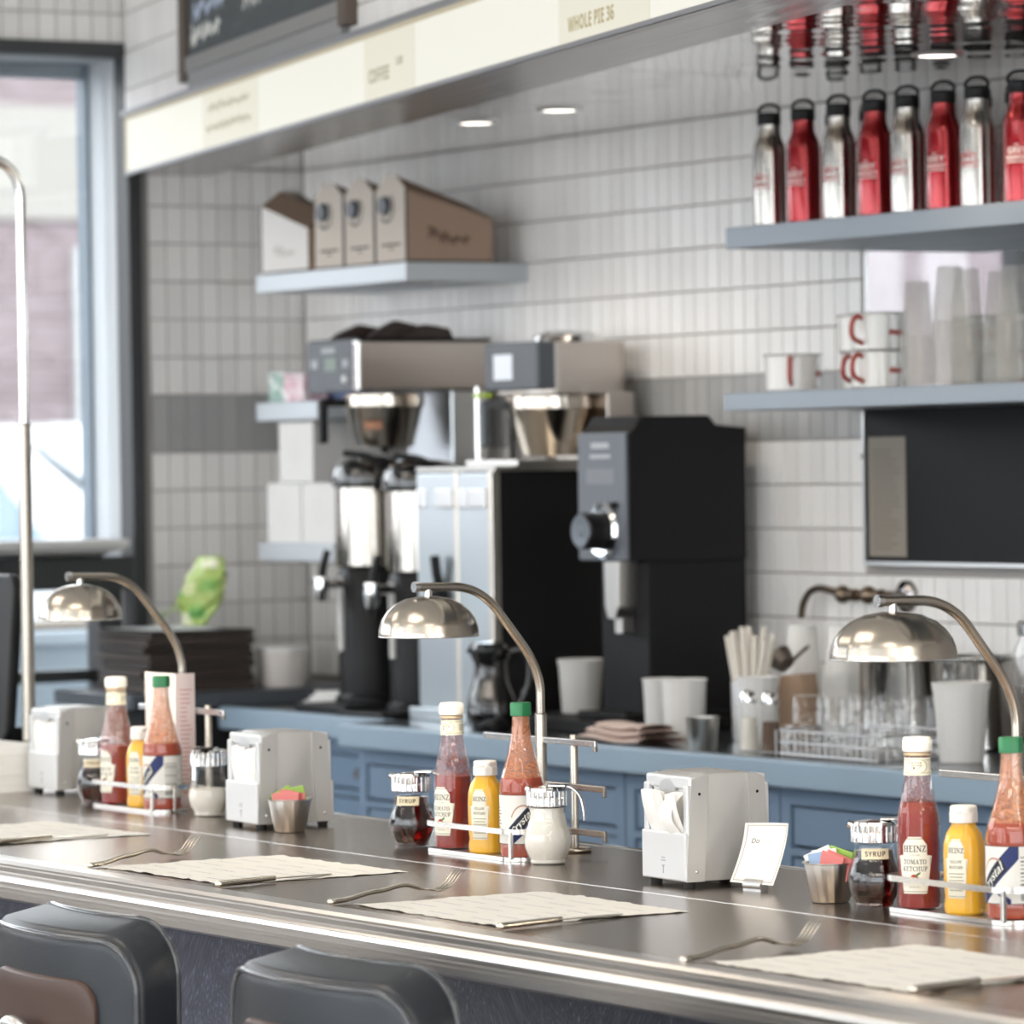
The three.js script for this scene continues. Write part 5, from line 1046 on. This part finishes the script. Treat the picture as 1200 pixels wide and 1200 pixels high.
{
  const g = thing('straw_holder', 'steel holder full of pale paper straws by the grinder', 'straw holder', [-1.60, BACK_TOP, -2.235]);
  part(g, 'cup', lathe([[0, 0.001], [0.036, 0.001], [0.038, 0.12], [0.036, 0.12], [0.034, 0.004], [0, 0.004]], 32), M.satin);
  [[-0.022, 0.01, -0.20, 0.05], [-0.014, -0.01, -0.10, 0.1], [-0.006, 0.015, -0.07, -0.1], [0.002, -0.005, 0.0, 0], [0.008, 0.012, 0.05, 0.08], [0.012, -0.012, 0.09, -0.05], [0.018, 0.006, 0.16, 0.05], [0.024, -0.004, 0.22, -0.08], [-0.018, 0.0, -0.15, -0.06], [0.02, 0.014, 0.32, 0.02], [0.0, 0.02, -0.02, 0.12]].forEach(([x, z, a, b], i) => {
    const s = part(g, 'paper_straw', cyl(0.0062, 0.0062, 0.205 + (i % 3) * 0.008, 0, 0, 0, 12), std(0.78, 0.73, 0.65, 0.8)); s.position.set(x * 0.6, 0.01, z * 0.6); s.rotation.set(b, 0, -a);
  });
}
{
  const g = thing('coffee_bag', 'brown paper coffee bag with scoop behind the shakers', 'bag', [-1.545, BACK_TOP, -2.315], 0.2);
  part(g, 'bag', toCreasedNormals(prism([[-0.035, 0], [0.035, 0], [0.037, 0.10], [0.03, 0.135], [-0.028, 0.13], [-0.036, 0.10]], 0.05, 0.006).translate(0, 0, -0.025), 0.4), M.cardboard);
  part(g, 'scoop', [lathe([[0, 0], [0.02, 0.002], [0.028, 0.03], [0.027, 0.03], [0.018, 0.005]], 20).rotateZ(0.9).translate(-0.03, 0.15, 0), rod([-0.03, 0.15, 0], [0.04, 0.19, 0.01], 0.004)], std(0.22, 0.19, 0.17, 0.4, 0.8));
}
single('steel_cup', lathe([[0, 0.001], [0.026, 0.001], [0.0275, 0.004], [0.032, 0.064], [0.0335, 0.066], [0.031, 0.065], [0.026, 0.005], [0, 0.004]], 32), M.steel, 'small steel cup at the worktop edge beside the towel', 'cup', [-1.395, BACK_TOP, -1.985]);
single('glass_dish', lathe([[0, 0.002], [0.02, 0.002], [0.034, 0.03], [0.036, 0.045], [0.034, 0.045], [0.03, 0.03], [0.018, 0.006], [0, 0.006]], 32), M.glass, 'small clear glass dish beside the salt shaker', 'dish', [-1.34, BACK_TOP, -2.12]);
function shaker(label, x, z, fillM, fill) {
  const g = thing('table_shaker', label, 'shaker', [x, BACK_TOP, z], 0);
  part(g, 'contents', lathe([[0, 0.003], [0.0195, 0.003], [0.0195 - 0.006 * fill / 0.09, fill], [0, fill]], 16), fillM);
  part(g, 'glass', lathe([[0, 0.0005], [0.021, 0.0005], [0.0215, 0.004], [0.0145, 0.092], [0.0145, 0.096]], 12), M.glass);
  part(g, 'cap', lathe([[0.0155, 0.094], [0.0158, 0.106], [0.012, 0.115], [0.005, 0.1185], [0, 0.119]], 24), M.chrome);
}
shaker('glass salt shaker with white salt on the back bar', -1.322, -2.045, M.sugar, 0.066);
shaker('glass pepper shaker with brown pepper on the back bar', -1.247, -2.045, std(0.13, 0.085, 0.06, 0.9), 0.06);
// paper cup towers
for (const [x, z, n, l] of [[-1.665, -2.41, 15, 'tower of white paper cups under the tap spout'], [-1.535, -2.42, 15, 'tower of white paper cups beside the steel pots']]) {
  const g = thing('paper_cup_tower', l, 'cup stack', [x, BACK_TOP, z], 0, 'towers of white paper cups');
  for (let i = 0; i < n; i++) { const y = i * 0.0092; part(g, 'paper_cup', lathe([[0.0385, y + 0.001], [0.0395, y + 0.002], [0.0385, y + 0.0045], [0.0375, y + 0.006], ...(i === n - 1 ? [[0.029, y + 0.095], [0.0275, y + 0.097], [0, y + 0.0955]] : [[0.0368, y + 0.014]])], 28), M.card); }
}
// steel bain-marie pots
for (const [x, z, l] of [[-1.225, -2.345, 'polished steel pot beside the paper cup towers'], [-1.03, -2.38, 'polished steel pot beside the glass canisters']]) {
  const g = thing('steel_pot', l, 'pot', [x, BACK_TOP, z], 0);
  part(g, 'body', lathe([[0, 0.001], [0.080, 0.001], [0.085, 0.006], [0.085, 0.165], [0.088, 0.175], [0.092, 0.178], [0.091, 0.181], [0.084, 0.177], [0.082, 0.008], [0, 0.006]], 48), std(0.66, 0.64, 0.61, 0.15, 1));
  part(g, 'rim', new THREE.TorusGeometry(0.0915, 0.0025, 8, 48).rotateX(Math.PI / 2).translate(0, 0.18, 0), M.bright);
}
// glass canisters with lids
for (const [x, z, l] of [[-0.775, -2.37, 'large glass canister with steel lid beside the pots'], [-0.585, -2.37, 'large glass canister with steel lid beyond the first canister']]) {
  const g = thing('glass_canister', l, 'jar', [x, BACK_TOP, z], 0);
  part(g, 'contents', lathe([[0, 0.004], [0.072, 0.004], [0.073, 0.13], [0, 0.135]], 32), std(0.12, 0.10, 0.085, 0.9));
  part(g, 'glass', lathe([[0, 0.0005], [0.074, 0.0005], [0.077, 0.006], [0.077, 0.20], [0.066, 0.222], [0.066, 0.232]], 44), M.glass);
  const lid = part(g, 'lid', lathe([[0.069, 0.228], [0.070, 0.25], [0.066, 0.256], [0, 0.258]], 40), M.bright);
  part(lid, 'knob', lathe([[0.007, 0.256], [0.006, 0.264], [0.014, 0.272], [0.013, 0.283], [0, 0.286]], 20), M.chrome);
}
// wire rack of upturned tumblers
{
  const g = thing('glass_rack', 'wire dish rack full of upturned clear tumblers on the worktop', 'rack', [-0.990, BACK_TOP, -2.11]);
  const X = 0.165, Z = 0.115, r = 0.0022;
  for (const y of [0.006, 0.028, 0.05]) part(g, 'rail', bentTube([[-X, y, -Z], [X, y, -Z], [X, y, Z], [-X, y, Z], [-X, y, -Z]], r, 0.012, 6, 3), M.satin);
  for (let i = 0; i <= 16; i++) part(g, 'wire', [rod([-X + i * X / 8, 0.002, Z], [-X + i * X / 8, 0.05, Z], 0.0016, 6), rod([-X + i * X / 8, 0.002, -Z], [-X + i * X / 8, 0.05, -Z], 0.0016, 6), rod([-X + i * X / 8, 0.006, -Z], [-X + i * X / 8, 0.006, Z], 0.0016, 6)], M.satin);
  for (let i = 1; i < 10; i++) for (const s of [-X, X]) part(g, 'wire', rod([s, 0.002, -Z + i * Z / 5], [s, 0.05, -Z + i * Z / 5], 0.0016, 6), M.satin);
}
for (let i = 0; i < 4; i++) for (let k = 0; k < 3; k++) single('tumbler', lathe([[0.0335, 0.0], [0.034, 0.001], [0.0325, 0.04], [0.029, 0.104], [0.027, 0.107], [0, 0.107]], 28), M.glass, 'upturned clear tumbler in the wire dish rack', 'glass', [-0.990 + (i - 1.5) * 0.078, BACK_TOP + 0.009, -2.11 + (k - 1) * 0.072], 0, 'upturned tumblers in the wire rack');

// white boxes and tins on the short shelves
const boxPrint = canvasTex(128, 128, (x, w, h) => { x.fillStyle = '#d6d4d1'; x.fillRect(0, 0, w, h); x.strokeStyle = '#cfccc8'; x.lineWidth = 3; x.beginPath(); x.ellipse(64, 62, 20, 24, 0, 0, 7); x.stroke(); x.beginPath(); x.ellipse(64, 62, 8, 11, 0, 0, 7); x.stroke(); });
for (const [x, y, l] of [[-3.662, 1.333, 'white carton beside its twin on the short shelf'], [-3.485, 1.333, 'white carton on the short shelf next to the thermal server'], [-3.598, 1.4785, 'white carton stacked on two others']]) {
  const g = thing('white_carton', l, 'carton', [x, y, -2.37], 0);
  part(g, 'carton', bx(-0.0865, 0.0005, -0.09, 0.0865, 0.1445, 0.09, 0.002), M.boxWhite);
  part(g, 'printed_face', new THREE.PlaneGeometry(0.168, 0.14).translate(0, 0.0725, 0.0905), std(1, 1, 1, 0.7, 0, { map: boxPrint }));
}
const tinMat = (a, b, c) => std(1, 1, 1, 0.5, 0, { map: canvasTex(64, 64, (x, w, h) => { x.fillStyle = a; x.fillRect(0, 0, w, h); for (let k = 0; k < 9; k++) { x.fillStyle = k % 2 ? b : c; x.beginPath(); x.ellipse(rnd() * w, rnd() * h, 6 + rnd() * 9, 5 + rnd() * 9, 0, 0, 7); x.fill(); } }) });
for (const [x, z, w, h, cols, l] of [[-3.725, -2.33, 0.075, 0.075, ['#9fb5ae', '#dfe6e0', '#86a596'], 'small green and white tin on the short shelf'], [-3.62, -2.32, 0.09, 0.07, ['#d9c0c6', '#e8dfe0', '#cfa7b2'], 'small pink tin on the short shelf'], [-3.60, -2.42, 0.13, 0.145, ['#7d8fb8', '#dfe3ea', '#9a8fb4'], 'blue printed bag behind the pink tin']]) {
  const g = thing('printed_tin', l, 'tin', [x, 1.672, z], 0.1);
  part(g, 'body', bx(-w / 2, 0.0005, -0.035, w / 2, h * 0.86, 0.035, 0.006), tinMat(...cols)); part(g, 'lid', bx(-w / 2 - 0.001, h * 0.86, -0.036, w / 2 + 0.001, h, 0.036, 0.006), tinMat(cols[1], cols[0], cols[2]));
}
// dark folders, paper, green bag and tub in the corner
for (let i = 0; i < 8; i++) { const t = i * 0.0182; single('dark_folder', bx(-0.15, 0, -0.145, 0.12 - (i % 3) * 0.006, 0.0172, 0.145 - (i % 2) * 0.005, 0.004), i % 2 ? std(0.035, 0.026, 0.022, 0.6) : std(0.05, 0.036, 0.03, 0.6), i === 7 ? 'top dark brown folder under the white sheet in the corner' : 'dark brown folder in the stack on the corner bench', 'folder', [-3.80, 0.985 + t, -2.06], 0.06 * Math.sin(i * 2.1), 'dark folders in the corner stack'); }
single('paper_sheet', gridSurface(8, 6, (u, v) => [-0.14 + u * 0.24, 0.001 + 0.004 * Math.sin(u * 4) * v, 0.13 - v * 0.20]), std(0.80, 0.84, 0.86, 0.8, 0, { side: 2 }), 'white paper sheet lying on the dark folders', 'paper', [-3.79, 1.1325, -2.045], 0.1);
{
  const g = thing('green_bag', 'crumpled lime green snack bag on the dark folders', 'bag', [-3.80, 1.139, -2.10], 0.4);
  const foil = canvasTex(128, 128, (x, w, h) => { x.fillStyle = '#a9c06a'; x.fillRect(0, 0, w, h); for (let k = 0; k < 26; k++) { x.fillStyle = ['#5f9a4a', '#d5dca6', '#86b45a', '#e4e6c8'][k % 4]; x.fillRect(rnd() * w, rnd() * h, 12 + rnd() * 20, 8 + rnd() * 16); } });
  const fm = std(1, 1, 1, 0.35, 0, { map: foil, side: 2 });
  part(g, 'bag', gridSurface(28, 24, (u, v) => { const a = u * Math.PI * 2, f = 0.5 + 0.5 * Math.sin(v * Math.PI), n = 1 + 0.28 * noise2(Math.cos(a) * 1.6 + 3, v * 4 + Math.sin(a) * 1.6); return [Math.cos(a) * 0.062 * f * n + 0.03 * v, v * 0.165, Math.sin(a) * 0.03 * f * n - 0.035 * v]; }), fm);
  part(g, 'flap', gridSurface(10, 8, (u, v) => [-0.02 - u * 0.09, 0.055 - 0.03 * u + 0.015 * Math.sin(v * 4 + u * 3), -0.03 + v * 0.06]), fm);
}
{
  const g = thing('white_tub_large', 'large white plastic tub on the corner bench beside the folders', 'tub', [-3.72, 0.985, -2.30], 0);
  part(g, 'body', lathe([[0, 0.001], [0.056, 0.001], [0.058, 0.004], [0.063, 0.088], [0, 0.088]], 40), std(0.72, 0.67, 0.63, 0.5));
  part(g, 'lid', lathe([[0.065, 0.086], [0.066, 0.096], [0.06, 0.099], [0, 0.099]], 40), M.white);
}
for (let i = 0; i < 3; i++) single('folded_cloth', bx(-0.09 + i * 0.02, 0, -0.07, 0.09, 0.011, 0.07, 0.005), M.card, 'folded white cloth beside the thermal server', 'cloth', [-3.46, BACK_TOP + i * 0.0112, -2.34], 0.2 - i * 0.1, 'folded white cloths');

scene.traverse((o) => { if (o.isMesh) { o.castShadow = true; o.receiveShadow = true; } });
renderer.render(scene, camera);
